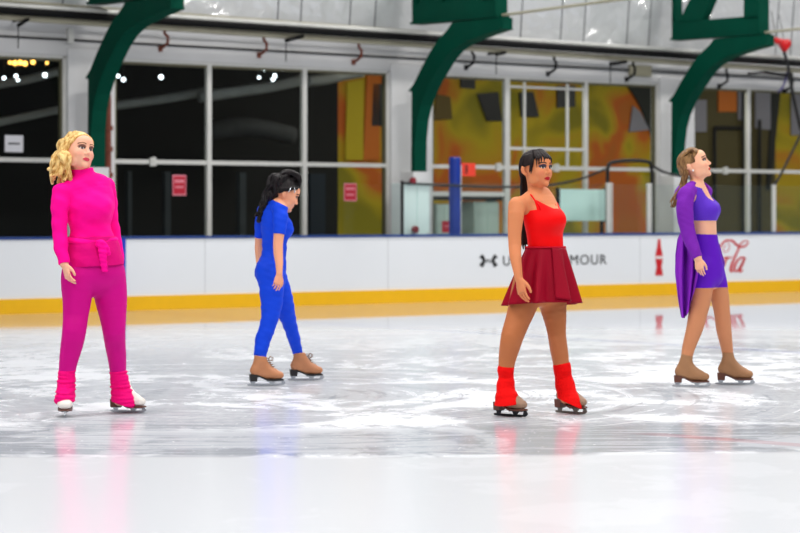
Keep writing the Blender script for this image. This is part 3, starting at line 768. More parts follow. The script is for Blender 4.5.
class Ell:
    def __init__(s, c, r, ax=None, k=.02, sub=False):
        s.c = np.asarray(c, float); s.r = np.asarray(r, float); s.ax = np.eye(3) if ax is None else np.asarray(ax, float); s.k = k; s.sub = sub
    def bounds(s, m):
        R = max(s.r)+m; return s.c-R, s.c+R
    def fill(s, F, off):
        sl = F.slices(*s.bounds(off+s.k+.02))
        if sl is None: return
        X, Y, Z = F.axes(sl); w = (X-s.c[0], Y-s.c[1], Z-s.c[2]); k0 = 0; k1 = 0
        for i in range(3):
            t = w[0]*s.ax[i][0]+w[1]*s.ax[i][1]+w[2]*s.ax[i][2]; k0 = k0+(t/s.r[i])**2; k1 = k1+(t/s.r[i]**2)**2
        k0 = np.sqrt(k0); D = k0*(k0-1)/(np.sqrt(k1)+1e-9)
        D = np.maximum(D, -min(s.r)).astype(np.float32)
        F.smin(sl, D, s.k, s.sub)

class Field:
    def __init__(s, lo, hi, h):
        s.h = h; s.lo = np.asarray(lo, float); s.n = np.maximum(2, np.ceil((np.asarray(hi)-s.lo)/h).astype(int)+1)
        s.D = np.full(s.n, 1.0, np.float32)
    def slices(s, lo, hi):
        a = np.maximum(0, np.floor((lo-s.lo)/s.h).astype(int)); b = np.minimum(s.n, np.ceil((hi-s.lo)/s.h).astype(int)+1)
        if (b <= a).any(): return None
        return tuple(slice(int(i), int(j)) for i, j in zip(a, b))
    def axes(s, sl):
        g = [(s.lo[i]+s.h*np.arange(sl[i].start, sl[i].stop)).astype(np.float32) for i in range(3)]
        return g[0][:,None,None], g[1][None,:,None], g[2][None,None,:]
    def full(s): return s.axes(tuple(slice(0, int(n)) for n in s.n))
    def smin(s, sl, T, k, sub=False):
        A = s.D[sl]
        if sub:
            hh = np.maximum(k-np.abs(A+T), 0)/max(k, 1e-6); s.D[sl] = np.maximum(A, -T)+hh*hh*k/4
        elif k > 0:
            hh = np.maximum(k-np.abs(A-T), 0)/k; s.D[sl] = np.minimum(A, T)-hh*hh*k/4
        else: s.D[sl] = np.minimum(A, T)
    def mesh(s):
        D = s.D; I = D < 0; nx, ny, nz = [int(n) for n in s.n]
        cnt = np.zeros((nx-1, ny-1, nz-1), np.int8)
        for i in (0,1):
            for j in (0,1):
                for k in (0,1): cnt += I[i:nx-1+i, j:ny-1+j, k:nz-1+k]
        act = (cnt > 0) & (cnt < 8); idx = np.argwhere(act)
        vid = np.full(act.shape, -1, np.int32); vid[act] = np.arange(len(idx))
        acc = np.zeros((len(idx), 3)); num = np.zeros(len(idx))
        co = [(i,j,k) for i in (0,1) for j in (0,1) for k in (0,1)]
        val = {c: D[idx[:,0]+c[0], idx[:,1]+c[1], idx[:,2]+c[2]].astype(float) for c in co}
        for c in co:
            for ax in range(3):
                if c[ax]: continue
                e = list(c); e[ax] = 1; e = tuple(e)
                a, b = val[c], val[e]; m = (a < 0) != (b < 0)
                t = np.where(m, a/np.where(np.abs(a-b) < 1e-12, 1, a-b), 0)
                p = np.tile(np.array(c, float), (len(idx), 1)); p[:, ax] += t
                acc += p*m[:, None]; num += m
        V = s.lo+s.h*(idx+acc/np.maximum(num, 1)[:, None])
        Fs = []
        for ax in range(3):
            a1, a2 = [(1,2),(2,0),(0,1)][ax]
            A = np.take(I, range(0, I.shape[ax]-1), ax); B = np.take(I, range(1, I.shape[ax]), ax)
            q = np.argwhere(A != B)
            ok = (q[:, a1] > 0) & (q[:, a2] > 0) & (q[:, a1] < s.n[a1]-1) & (q[:, a2] < s.n[a2]-1); q = q[ok]
            flip = I[q[:,0], q[:,1], q[:,2]]
            def g(d1, d2):
                r = q.copy(); r[:, a1] += d1; r[:, a2] += d2; return vid[r[:,0], r[:,1], r[:,2]]
            f = np.stack([g(-1,-1), g(0,-1), g(0,0), g(-1,0)], 1)
            f[~flip] = f[~flip][:, ::-1]; Fs.append(f)
        return V, np.concatenate(Fs)

def sdf_mesh(name, prims, m, parent, h=.004, off=0., clips=(), disp=None, smooth_it=1, paint=None):
    h *= VS
    lo = np.min([p.bounds(off+.012)[0] for p in prims if not getattr(p, 'sub', False)], 0); hi = np.max([p.bounds(off+.012)[1] for p in prims if not getattr(p, 'sub', False)], 0)
    F = Field(lo-2*h, hi+2*h, h)
    for p in prims: p.fill(F, off)
    if off: F.D -= off
    X, Y, Z = F.full()
    if disp is not None: F.D -= disp(X, Y, Z).astype(np.float32)
    for c in clips: F.D = np.maximum(F.D, c(X, Y, Z).astype(np.float32))
    F.D[0] = F.D[-1] = 1; F.D[:,0] = F.D[:,-1] = 1; F.D[:,:,0] = F.D[:,:,-1] = 1
    V, Q = F.mesh()
    org = np.array(wloc(parent)); me = bpy.data.meshes.new(name)
    me.vertices.add(len(V)); me.vertices.foreach_set('co', (V-org).astype(np.float32).ravel())
    me.loops.add(Q.size); me.loops.foreach_set('vertex_index', Q.astype(np.int32).ravel())
    me.polygons.add(len(Q)); me.polygons.foreach_set('loop_start', np.arange(0, Q.size, 4, dtype=np.int32)); me.polygons.foreach_set('loop_total', np.full(len(Q), 4, np.int32))
    me.update(calc_edges=True); me.validate()
    me.polygons.foreach_set('use_smooth', [True]*len(me.polygons))
    if paint is not None and len(me.vertices) == len(V):
        col = paint(V); at = me.color_attributes.new('makeup', 'FLOAT_COLOR', 'POINT')
        at.data.foreach_set('color', np.c_[col, np.ones(len(V))].astype(np.float32).ravel())
    me.materials.append(m)
    o = bpy.data.objects.new(name, me); C.objects.link(o); o.parent = parent
    if smooth_it:
        s = o.modifiers.new('smooth', 'SMOOTH'); s.factor = .5; s.iterations = smooth_it
    return o

# cloth and skin materials
def skin_mat(name, rgb):
    m = bpy.data.materials.new(name); m.use_nodes = True; nt = m.node_tree; b = nt.nodes['Principled BSDF']
    at = nt.nodes.new('ShaderNodeVertexColor'); at.layer_name = 'makeup'
    tc = nt.nodes.new('ShaderNodeTexCoord'); n = nt.nodes.new('ShaderNodeTexNoise'); n.inputs['Scale'].default_value = 9
    nt.links.new(tc.outputs['Object'], n.inputs['Vector'])
    mr = nt.nodes.new('ShaderNodeMapRange'); nt.links.new(n.outputs['Fac'], mr.inputs[0]); mr.inputs[3].default_value = .93; mr.inputs[4].default_value = 1.05
    mx = nt.nodes.new('ShaderNodeMix'); mx.data_type = 'RGBA'; mx.blend_type = 'MULTIPLY'; mx.inputs[0].default_value = 1
    nt.links.new(at.outputs[0], mx.inputs[6]); nt.links.new(mr.outputs[0], mx.inputs[7]); nt.links.new(mx.outputs[2], b.inputs['Base Color'])
    b.inputs['Roughness'].default_value = .55; b.inputs['Specular IOR Level'].default_value = .18
    b.inputs['Subsurface Weight'].default_value = .12; b.inputs['Subsurface Radius'].default_value = (.02,.008,.004); b.inputs['Subsurface Scale'].default_value = .5
    return m
def cloth(name, rgb, bump=.25, noise=.06, rough=.8, bscale=14, sheen=.0):
    return mat(name, rgb, rough, spec=.12, noise=noise, nscale=7, bump=bump, bscale=bscale, sheen=sheen)
def hair_mat(name, dark, light, scale=(30,30,5)):
    m = bpy.data.materials.new(name); m.use_nodes = True; nt = m.node_tree; b = nt.nodes['Principled BSDF']
    tc = nt.nodes.new('ShaderNodeTexCoord'); mp = nt.nodes.new('ShaderNodeMapping'); mp.inputs['Scale'].default_value = scale; mp.inputs['Rotation'].default_value = (0,.3,0)
    n = nt.nodes.new('ShaderNodeTexNoise'); n.inputs['Scale'].default_value = 3.; n.inputs['Detail'].default_value = 4
    nt.links.new(tc.outputs['Object'], mp.inputs[0]); nt.links.new(mp.outputs[0], n.inputs['Vector'])
    cr = nt.nodes.new('ShaderNodeValToRGB'); nt.links.new(n.outputs['Fac'], cr.inputs[0])
    cr.color_ramp.elements[0].position = .35; cr.color_ramp.elements[0].color = lin(dark)+(1,); cr.color_ramp.elements[1].position = .65; cr.color_ramp.elements[1].color = lin(light)+(1,)
    nt.links.new(cr.outputs[0], b.inputs['Base Color']); b.inputs['Roughness'].default_value = .5; b.inputs['Specular IOR Level'].default_value = .18
    bp = nt.nodes.new('ShaderNodeBump'); bp.inputs['Strength'].default_value = .5; bp.inputs['Distance'].default_value = .01
    nt.links.new(n.outputs['Fac'], bp.inputs['Height']); nt.links.new(bp.outputs['Normal'], b.inputs['Normal'])
    return m

class Fig:
    def __init__(s, Y0, body_yaw, label, base_px):
        s.Y0 = Y0; s.k = Y0/FOC
        a = math.radians(body_yaw); s.F = np.array([math.sin(a), -math.cos(a), 0]); s.L = np.array([math.cos(a), math.sin(a), 0])
        b = P(base_px, HOR, Y0); s.root = empty('person', (b[0], Y0, 0)); tag(s.root, label, 'person')
    def p(s, px, py, dy=0.):                           # a joint seen at (px, py), standing dy metres beyond the figure's own distance
        return P(px, py, s.Y0+dy)
    def z(s, py): return CAMH+(HOR-py)*s.Y0/FOC
    def limb(s, rows, **kw):                           # rows: px, py, dy, radius px
        return Chain([Pt(s.p(r[0], r[1], r[2]), r[3]*s.k) for r in rows], **kw)
    def torso(s, rows, k=.03, step=.02, L=None, **kw):       # rows: px, py, half width px, depth ratio, dy
        L = s.L if L is None else L; pts = []
        Fx = math.sqrt(max(0, 1-L[0]**2))
        for r in rows:
            dy = r[4] if len(r) > 4 else 0.
            a = r[2]*s.k/math.sqrt(L[0]**2+(Fx*r[3])**2); pts.append(Pt(s.p(r[0], r[1], dy), a, a*r[3]))
        return Chain(pts, side=L, step=step, k=k, **kw)

def hand(wrist, tip, palm_n, thumb_dir, r=1.0, curl=.35):
    """palm with five fingers, hanging from wrist towards tip; palm_n is where the palm faces."""
    wrist = np.asarray(wrist, float); d = np.asarray(tip)-wrist; Ln = np.linalg.norm(d); d = d/Ln
    n = nrm(palm_n-(palm_n@d)*d); sd = nrm(thumb_dir-(thumb_dir@d)*d-(thumb_dir@n)*n)
    S = Ln/.175*r; pr = []
    pr.append(Chain([Pt(wrist, .021*S, .018*S), Pt(wrist+d*.045*S, .036*S, .0155*S), Pt(wrist+d*.085*S, .039*S, .0125*S)], side=sd, step=.015, k=.012))
    for i, (lat, ln, rad) in enumerate(((.029,.068,.0082),(.0098,.076,.0086),(-.0098,.070,.0082),(-.028,.055,.0072))):
        b = wrist+d*(.080-.004*abs(i-1))*S+sd*lat*S; pts = [Pt(b, rad*S)]; dirv = nrm(d+sd*lat*.9); pos = b
        for j, fr in enumerate((.45,.32,.25)):
            c = curl*(j+.4+.25*i); dv = nrm(dirv*math.cos(c)+n*math.sin(c)); pos = pos+dv*ln*fr*S; pts.append(Pt(pos, rad*(1-.1*(j+1))*S))
        pr.append(Chain(pts, step=.012, k=.004))
    b = wrist+d*.022*S+sd*.020*S+n*.004*S
    pr.append(Chain([Pt(b, .014*S), Pt(b+(d*.03+sd*.022+n*.010)*S, .0115*S), Pt(b+(d*.058+sd*.030+n*.018)*S, .0095*S), Pt(b+(d*.08+sd*.028+n*.024)*S, .0078*S)], step=.012, k=.010))
    return pr

class Head:
    def __init__(s, c, yaw, pitch, roll, sc=1.0):
        y, p, r = (math.radians(v) for v in (yaw, pitch, roll))
        F = np.array([math.sin(y)*math.cos(p), -math.cos(y)*math.cos(p), math.sin(p)])
        L = np.array([math.cos(y), math.sin(y), 0]); U = np.cross(F, L)
        L2 = L*math.cos(r)+U*math.sin(r); U2_ = np.cross(F, L2)
        s.c = np.asarray(c, float); s.F, s.L, s.U, s.s = F, L2, U2_, sc
    def at(s, f, l, u): return s.c+(s.F*f+s.L*l+s.U*u)*s.s
    def loc(s, V):
        w = (V-s.c)/s.s; return w@s.F, w@s.L, w@s.U
    def ell(s, f, l, u, rf, rl, ru, k=.02, sub=False):
        return Ell(s.at(f, l, u), np.array([rf, rl, ru])*s.s, [s.F, s.L, s.U], k*s.s, sub)
    def chain(s, pts, k=.008, step=.01):
        return Chain([Pt(s.at(*p[:3]), p[3]*s.s, (p[4] if len(p) > 4 else p[3])*s.s) for p in pts], side=s.L, step=step, k=k*s.s)
    def prims(s):
        e = s.ell; out = [
            e(-.010, 0, .032, .098, .077, .088, .01), e(.024, 0, -.012, .072, .068, .085, .03), e(.038, 0, -.052, .052, .046, .057, .03),
            e(.079, 0, -.097, .017, .019, .016, .020), e(.072, 0, .055, .030, .050, .035, .03)]
        for l in (-1, 1):
            out += [e(.060, l*.040, -.026, .028, .026, .028, .022), e(.020, l*.052, -.070, .035, .016, .028, .02), e(.088, l*.030, .030, .012, .022, .008, .014)]
        for l in (-1, 1): out.append(e(.106, l*.033, .006, .020, .020, .013, .014, True))
        for l in (-1, 1): out.append(e(.0745, l*.032, .006, .0150, .0150, .0150, .003))
        out.append(s.chain([(.088, 0, .022, .0085), (.098, 0, .002, .0085), (.108, 0, -.018, .0095), (.111, 0, -.026, .0115)], k=.012))
        for l in (-1, 1): out.append(e(.098, l*.012, -.030, .011, .0075, .008, .006))
        out.append(e(.090, 0, -.058, .013, .025, .0065, .007)); out.append(e(.088, 0, -.069, .013, .021, .0070, .006))
        for l in (-1, 1):
            out.append(s.chain([(-.020, l*.076, .022, .007, .010), (-.032, l*.089, .014, .007, .014), (-.030, l*.090, -.010, .007, .014), (-.018, l*.079, -.032, .007, .009)], k=.004))
        return out
    def paint(s, skin, lips=(190,60,70), shadow=(120,70,60), brow=(90,60,40), iris=(60,45,35), blush=.25):
        sk, lp, sh, bw, ir = (np.array(lin(c)) for c in (skin, lips, shadow, brow, iris))
        wht = np.array(lin((196,188,184))); blk = np.array(lin((25,18,18))); bl = np.array(lin((225,110,100)))
        def fn(V):
            f, l, u = s.loc(V); col = np.tile(sk, (len(V), 1))
            def mixin(m, c):
                m = np.clip(m, 0, 1)[:, None]; col[:] = col*(1-m)+c*m
            fr = f > .03
            al = np.abs(l)
            mixin(np.clip(1.2-((al-.045)/.024)**2-((u+.030)/.020)**2, 0, 1)*blush*(f > .02), bl)
            hl = .0062+.0016*np.cos(l/.025*PI*2)
            mixin((1.2-((l/.0235)**2+((u+.0635)/.0108)**2))*4*(f > .06), lp)
            mixin((1.3-(((al-.033)/.022)**2+((u-.014)/.013)**2))*2.2*fr*.85, sh)
            ey = ((al-.032)/.0150)**2+((u-.006)/.0068)**2
            mixin((1.15-ey)*8*fr, wht)
            mixin((1.2-(((al-.032)/.0072)**2+((u-.0065)/.0074)**2))*6*fr, ir)
            mixin((1.-np.abs(ey-1.25)*2.2)*3*fr*(u > .004), blk)
            bc = .031+.006*np.cos((al-.036)/.02*1.3)
            mixin((1-np.abs(u-bc)/.0052)*2.2*fr*((al > .012) & (al < .056)), bw)
            return col
        return fn

def hair_cap(H, t=.012, back=.0, hl0=.012, hl1=.74, low=-.10):
    """scalp shell over the head, cut away from the face along a slanted hairline."""
    pr = [H.ell(-.012, 0, .034, .100+t, .078+t, .090+t, .02), H.ell(-.030, 0, -.020, .078+t, .070+t, .080+t, .03)]
    def clip(X, Y, Z):
        w = ((X-H.c[0])/H.s, (Y-H.c[1])/H.s, (Z-H.c[2])/H.s)
        f = w[0]*H.F[0]+w[1]*H.F[1]+w[2]*H.F[2]; u = w[0]*H.U[0]+w[1]*H.U[1]+w[2]*H.U[2]
        l = np.abs(w[0]*H.L[0]+w[1]*H.L[1]+w[2]*H.L[2])
        return np.maximum((f-hl0-hl1*u-.10*(l-.04))*.8, low-u)
    return pr, clip

def wavy(pts, r, amp, freq, ph, n=26, taper=.25):
    """lock of hair through pts (3D) with a wave."""
    rows = catmull(pts, .02); out = []
    for i, q in enumerate(rows):
        t = i/(len(rows)-1); q = np.asarray(q, float)
        d = np.asarray(rows[min(i+1, len(rows)-1)])-np.asarray(rows[max(i-1, 0)]); d = nrm(d)
        x = nrm(np.cross(d, np.array([.3, 1., .1]))); y = np.cross(d, x)
        a = amp*min(1, t*2.5)
        out.append(Pt(q+x*a*math.sin(freq*t*2*PI+ph)+y*a*.8*math.cos(freq*t*2*PI+ph), r*(1-(1-taper)*t**2.2)*(min(1, .6+t*2))))
    return out

# ------------------------------------------------------------------ skates
def skate(root, pos, yaw_dir, boot_m, sole_m, blade_m, lace_m=None, pitch=0., L=.262, shaft=.21, hb=.038, shaft_r=.046, lean=(0,0), label=None, blade=True, wd=1.):
    pos = np.asarray(pos, float); d = nrm(np.array([yaw_dir[0], yaw_dir[1], 0])); sd = np.array([-d[1], d[0], 0])
    cp, sp = math.cos(pitch), math.sin(pitch); dx = d*cp+UP*sp; dz = UP*cp-d*sp
    k = L/.262
    def T(x, y, z): return pos+dx*x*k+sd*y*k+dz*z*k
    top = T(.0, 0, shaft)+np.array([lean[0], lean[1], 0])
    z0 = hb
    pr = [Chain([Pt(top, shaft_r*1.02), Pt(top*.5+T(-.012,0,.15)*.5, shaft_r), Pt(T(-.024,0,z0+.100), .043*k, .038*k), Pt(T(-.034,0,z0+.075), .043*k, .035*k)], side=d, step=.02, k=.012, flat0=True),
          Chain([Pt(T(-.038,0,z0+.080), .030*k, .036*k), Pt(T(.015,0,z0+.066), .032*k*wd, .048*k), Pt(T(.045,0,z0+.054), .034*k*wd, .044*k), Pt(T(.08,0,z0+.050), .037*k*wd, .036*k), Pt(T(.12,0,z0+.046), .038*k*wd, .033*k), Pt(T(.146,0,z0+.043), .031*k*wd, .028*k)], side=sd, step=.02, k=.03),
          Chain([Pt(T(.012,0,z0+.138), .034*k), Pt(T(.054,0,z0+.094), .033*k), Pt(T(.095,0,z0+.064), .029*k)], side=sd, step=.02, k=.03)]
    def under(X, Y, Z):                               # flat sole plane sloping from heel to ball
        w = ((X-pos[0]), (Y-pos[1]), (Z-pos[2]))
        x = (w[0]*dx[0]+w[1]*dx[1]+w[2]*dx[2])/k; z = (w[0]*dz[0]+w[1]*dz[1]+w[2]*dz[2])/k
        return (z0+np.clip(.050-.46*(x+.03), .012, .050)-z)*k
    b = sdf_mesh('ice_skate', pr, boot_m, root, h=.0035, clips=(under,))
    if label: b['label'] = label
    # sole with stacked heel
    prof = [(-.080,.0),(-.084,.052),(-.03,.050),(.035,.020),(.085,.013),(.165,.017),(.178,.010),(.165,.003),(.085,.0),(.045,.004),(-.012,.030),(-.026,.030),(-.030,.0)]
    so = MB()
    def width(x): return wd*(.030 if x < .0 else (.036 if x < .14 else .020))
    for sgn in (1,):
        lv = [T(x, -width(x), z0+z) for x, z in prof]; rv = [T(x, width(x), z0+z) for x, z in prof]
        n = len(prof); v = lv+rv; f = [tuple(range(n)), tuple(range(2*n-1, n-1, -1))]+[(i, n+i, n+(i+1) % n, (i+1) % n) for i in range(n)]
        so.add(v, f)
    so.build('sole', sole_m, b, bevel=.002)
    if blade:
        bl = MB()
        run = [(-.098,.004),(-.085,.0015),(.0,.0),(.12,.001),(.170,.006),(.188,.020),(.186,.028),(.175,.024),(.165,.018),(.10,.016),(.0,.016),(-.085,.016),(-.102,.012)]
        bl.prism([T(x, -.0022, z) for x, z in run], sd*.0044*k)
        for a in ([(-.072,.014),(-.046,.014),(-.036,z0),(-.080,z0)], [(.072,.014),(.095,.014),(.12,z0+.002),(.055,z0+.002)], [(.150,.014),(.186,.022),(.176,z0+.004),(.158,z0+.004)]):
            bl.prism([T(x, -.005, z) for x, z in a], sd*.010*k)
        bl.prism([T(x, -.020, z) for x, z in ((-.08,z0-.004),(-.03,z0-.004),(-.03,z0),(-.08,z0))], sd*.04*k)
        bl.prism([T(x, -.022, z) for x, z in ((.045,z0-.004),(.155,z0-.001),(.155,z0+.004),(.045,z0+.002))], sd*.044*k)
        bl.build('blade', blade_m, b)
    if lace_m:
        la = MB()
        for i in range(6):
            t = i/5; x = .030+t*.045; z = z0+.152-.075*t*1.05; hw = .020
            c = T(.052+.012*i, 0, z+.016)
            la.tube([c-sd*hw*k-dx*.014, c+dx*.006+dz*.004, c+sd*hw*k-dx*.014], .0028, 6)
        c = T(.056, 0, shaft-.025)
        for sgn in (1, -1):
            la.tube([c, c+dx*.02+sd*.02*sgn+dz*.022, c+dx*.036+sd*.03*sgn+dz*.012, c+dx*.030+sd*.02*sgn-dz*.010, c], .003, 6)
            la.tube([c, c+dx*.014+sd*.012*sgn-dz*.02, c+dx*.026+sd*.016*sgn-dz*.05], .0028, 6)
        la.build('laces', lace_m, b)
    return b

MS = {}
MS['steel'] = mat('blade_steel', (190,195,200), .2, metal=.9); MS['dark_blade'] = mat('dark_blade', (40,42,46), .35, metal=.6)
MS['bronze'] = mat('bronze_blade', (150,110,70), .35, metal=.6)
MS['white_boot'] = mat('white_leather', (236,230,222), .4, noise=.05); MS['tan_boot'] = mat('tan_leather', (184,122,82), .5, noise=.12, nscale=14, bump=.1, bscale=40)
MS['taupe_boot'] = mat('taupe_boot_cover', (152,120,98), .65, noise=.12, nscale=14); MS['beige_boot'] = mat('beige_boot_cover', (158,112,74), .6, noise=.08, nscale=10, bump=.15, bscale=30)
MS['black_sole'] = mat('black_sole', (20,18,20), .5); MS['brown_sole'] = mat('brown_sole', (92,50,34), .45); MS['lace_tan'] = mat('tan_lace', (120,85,60), .8); MS['lace_white'] = mat('white_lace', (225,220,215), .8)
def zclip_above(z): return lambda X, Y, Z: Z-z+0*X+0*Y          # keep what is below z
def zclip_below(z): return lambda X, Y, Z: z-Z+0*X+0*Y          # keep what is above z
def plane_clip(p, n):
    p = np.asarray(p, float); n = nrm(n)
    return lambda X, Y, Z: (X-p[0])*n[0]+(Y-p[1])*n[1]+(Z-p[2])*n[2]
def wrinkles(ax, amp, wl, seed, o=(0,0,0)):
    rs = np.random.RandomState(seed); A = [(rs.uniform(.6,1.6), rs.uniform(-8,8), rs.uniform(-8,8), rs.uniform(0,6.28)) for _ in range(3)]
    def f(X, Y, Z):
        X = X-o[0]; Y = Y-o[1]; Z = Z-o[2]
        d = 0
        for fr, a, b_, ph in A: d = d+np.sin(2*PI*Z/wl*fr+a*X+b_*Y+ph+1.2*np.sin(14*X+11*Y+ph))
        return amp*d/2
    return f
def warmer(fig, rows, m, seed, clip, label=None, name='leg_warmer', wl=.035, amp=.004):
    ch = Chain([Pt(fig.p(r[0], r[1], r[2]), r[3]*fig.k, (r[4] if len(r) > 4 else r[3])*fig.k) for r in rows], side=(1,0,0), step=.02, k=.0, flat0=True)
    c = fig.p(rows[0][0], rows[0][1], rows[0][2])
    o = sdf_mesh(name, [ch], m, fig.root, h=.0038, disp=wrinkles(None, amp, wl, seed, c), clips=clip)
    if label: o['label'] = label
    return o

# ================================================================== the pink skater
def pink():
    g = Fig(15.55, 30, 'woman skater in hot pink turtleneck and leggings with wavy blonde hair', 95)
    R = g.root; skin = (238,178,150)
    H = Head(g.p(78.4,152.8,.0), 42, 11, -11, 1.05)
    tor = g.torso([(87,186,21.5,.52),(88.5,194,22.5,.60),(90,204,23.2,.66),(89.8,214,21.8,.66),(90.2,224,19.4,.68),(90.8,235,19.6,.72),(92,248,23.5,.72),(93,262,27,.74),(93.5,274,29,.72)], k=.02)
    bust = [Ell(g.p(96.5,207.5)+g.F*.070, (.062,.060,.064), k=.06), Ell(g.p(84.5,208.5)+g.F*.082, (.062,.060,.064), k=.06)]
    sh = [g.limb([(84,187,.02,8.5),(74,188.6,-.03,7.8),(62.5,193,-.09,9.0)], k=.03), g.limb([(84,187,.02,8.5),(96,184.5,.07,7.4),(106.5,186.5,.12,8.0)], k=.03)]
    neck = g.limb([(84.5,188,.03,10.5),(82.0,176,.02,8.6),(79,166,.01,7.8)], k=.016)
    armR = g.limb([(61.8,193.5,-.10,9.1),(60.5,201,-.12,8.6),(59.6,213,-.13,7.7),(59.6,228,-.14,6.7),(60.0,236,-.15,6.8),(61.0,247,-.17,6.3),(63,257,-.19,5.2),(64.3,264,-.20,4.4)], k=.012)
    armL = g.limb([(106.5,187,.12,8.0),(108.5,199,.16,7.7),(110.2,214,.19,7.2),(112,228,.21,6.8),(115,242,.20,6.4),(117.5,254,.18,5.2),(119,264,.17,4.4)], k=.012)
    hR = hand(g.p(64.6,264.5,-.20), g.p(70.5,287,-.26), nrm(np.array([.9,.55,0])), nrm(np.array([.35,-.9,.1])), 1.06)
    hL = hand(g.p(119.2,264.5,.17), g.p(119.5,286,.20), nrm(np.array([-.6,.2,0])), nrm(np.array([.5,-.8,0])), 1.0)
    legR = g.limb([(79.5,266,-.05,15.0),(77.3,282,-.07,15.6),(77,299,-.08,13.9),(75.6,316,-.09,12.1),(74.2,331,-.12,11.3),(72,344,-.11,10.6),(69.3,357,-.10,9.2),(67.2,370,-.09,7.8),(66,385,-.09,6.6),(65.6,397,-.09,6.2)], k=.03)
    legL = g.limb([(106.5,266,.05,15.5),(109.3,282,.06,16.3),(111,299,.06,15.6),(112.8,316,.04,12.8),(114,331,.03,10.9),(115.2,344,.08,9.9),(117,358,.12,8.8),(118,372,.14,7.6),(119,388,.15,6.6),(119.8,400,.15,6.2)], k=.03)
    glut = [Ell(g.p(86,268)-g.F*.07, (.09,.09,.10), k=.05), Ell(g.p(101,268,.06)-g.F*.07, (.09,.09,.10), k=.05)]
    upper = [tor]+bust+sh
    sdf_mesh('body', [tor]+bust+glut+sh+[legR, legL, armR, armL, neck]+H.prims()+hR+hL, skin_mat('fair_skin', skin), R, h=.0034, paint=H.paint(skin, (208,66,86), (125,84,72), (120,84,56), (70,60,60)))
    pk = cloth('hot_pink_knit', (255,2,146), .3, .05, bscale=16); lg = cloth('magenta_leggings', (204,6,132), .12, .05, .6); bt = cloth('pink_wrap', (216,2,118), .35, .06, bscale=22)
    collar = Chain([Pt(g.p(84.3,183,.03), 11.3*g.k), Pt(g.p(82.9,175,.02), 10.4*g.k), Pt(g.p(82.2,168.5,.016), 10.2*g.k)], step=.02, k=.02, flat1=True)
    aR = g.limb([(61.8,193.5,-.10,9.1),(60.5,201,-.12,8.6),(59.6,213,-.13,7.7),(59.6,228,-.14,6.7),(60.0,236,-.15,6.8),(61.0,247,-.17,6.3),(63,257,-.19,5.4),(64.2,263.6,-.20,4.9)], k=.012, flat1=True)
    aL = g.limb([(106.5,187,.12,8.0),(108.5,199,.16,7.7),(110.2,214,.19,7.2),(112,228,.21,6.8),(115,242,.20,6.4),(117.5,254,.18,5.4),(119,264,.17,4.9)], k=.012, flat1=True)
    def fold(X, Y, Z):
        return .0022*np.sin(40*(Z-.7*X)+3*np.sin(9*X+5*Z))+.0016*np.sin(75*(Z+.5*X)+2*np.sin(13*Y))
    torS = g.torso([(87,186,21.5,.52),(88.5,194,22.5,.60),(90,204,23.2,.66),(89.8,214,21.8,.66),(90.2,224,19.6,.68),(90.8,235,19.8,.72),(91.9,245,22.9,.72)], k=.02, flat1=True)
    sdf_mesh('sweater', [torS]+bust+sh+[collar, aR, aL], pk, R, h=.004, off=.005, clips=(), disp=lambda X, Y, Z: fold(X, Y, Z)*np.clip((g.z(176)-Z)*12, .3, 1))
    sdf_mesh('leggings', [tor]+glut+[legR, legL], lg, R, h=.004, off=.0035, clips=(zclip_above(g.z(244)), zclip_below(g.z(390))))
    # short wrap tied about the hips: skirt band, rolled waist tie, knot and hanging ends
    wr = g.torso([(90.2,234,20.8,.74),(92,246,24,.76),(93,258,27,.78),(93.5,268,28.4,.80)], k=.0)
    slant = plane_clip(g.p(94,266), np.array([.05,0,-1]))
    sdf_mesh('hip_wrap', [wr], bt, R, h=.004, off=.011, clips=(slant, zclip_above(g.z(236.5))), disp=lambda X, Y, Z: .0014*np.sin(70*Z+9*np.sin(7*X+3*Z)+4*Y)+.0012*np.sin(50*X+60*Z))
    pts = []
    for i in range(37):
        t = 2*PI*i/36; c = g.p(90.8+.6*math.cos(t), 240.6-1.2*math.sin(t*2+1), 0); a = 21.5*g.k/math.sqrt(.757+.25*.56)+.012
        pts.append(Pt(c+g.L*a*math.cos(t)+g.F*a*.74*math.sin(t), .017+.004*math.sin(3*t), .019))
    kn = g.p(90.5,243.5)+g.F*.165-g.L*.0
    tie = [Chain(pts, side=UP, step=None, k=.006), Ell(kn, (.034,.026,.030), k=.012),
           Chain([Pt(kn, .020,.014), Pt(kn+np.array([.014,-.018,-.05]), .026,.011), Pt(kn+np.array([.020,-.015,-.11]), .024,.009), Pt(kn+np.array([.030,-.008,-.175]), .020,.008)], side=(1,0,0), step=.02, k=.01),
           Chain([Pt(kn, .018,.014), Pt(kn+np.array([.036,-.006,-.02]), .020,.011), Pt(kn+np.array([.05,0.0,-.07]), .018,.009)], side=(1,0,0), step=.02, k=.01)]
    sdf_mesh('waist_tie', tie, pk, R, h=.0038, disp=lambda X, Y, Z: .0018*np.sin(210*Z+40*X)+0*Y)
    # hair: parted cap and long loose waves swept to her right shoulder
    hm = hair_mat('blonde_hair', (186,132,60), (252,220,150), (16,16,6)); rs = random.Random(4)
    cap, clip = hair_cap(H, .013, hl0=.004, hl1=.70, low=-.06)
    locks = []
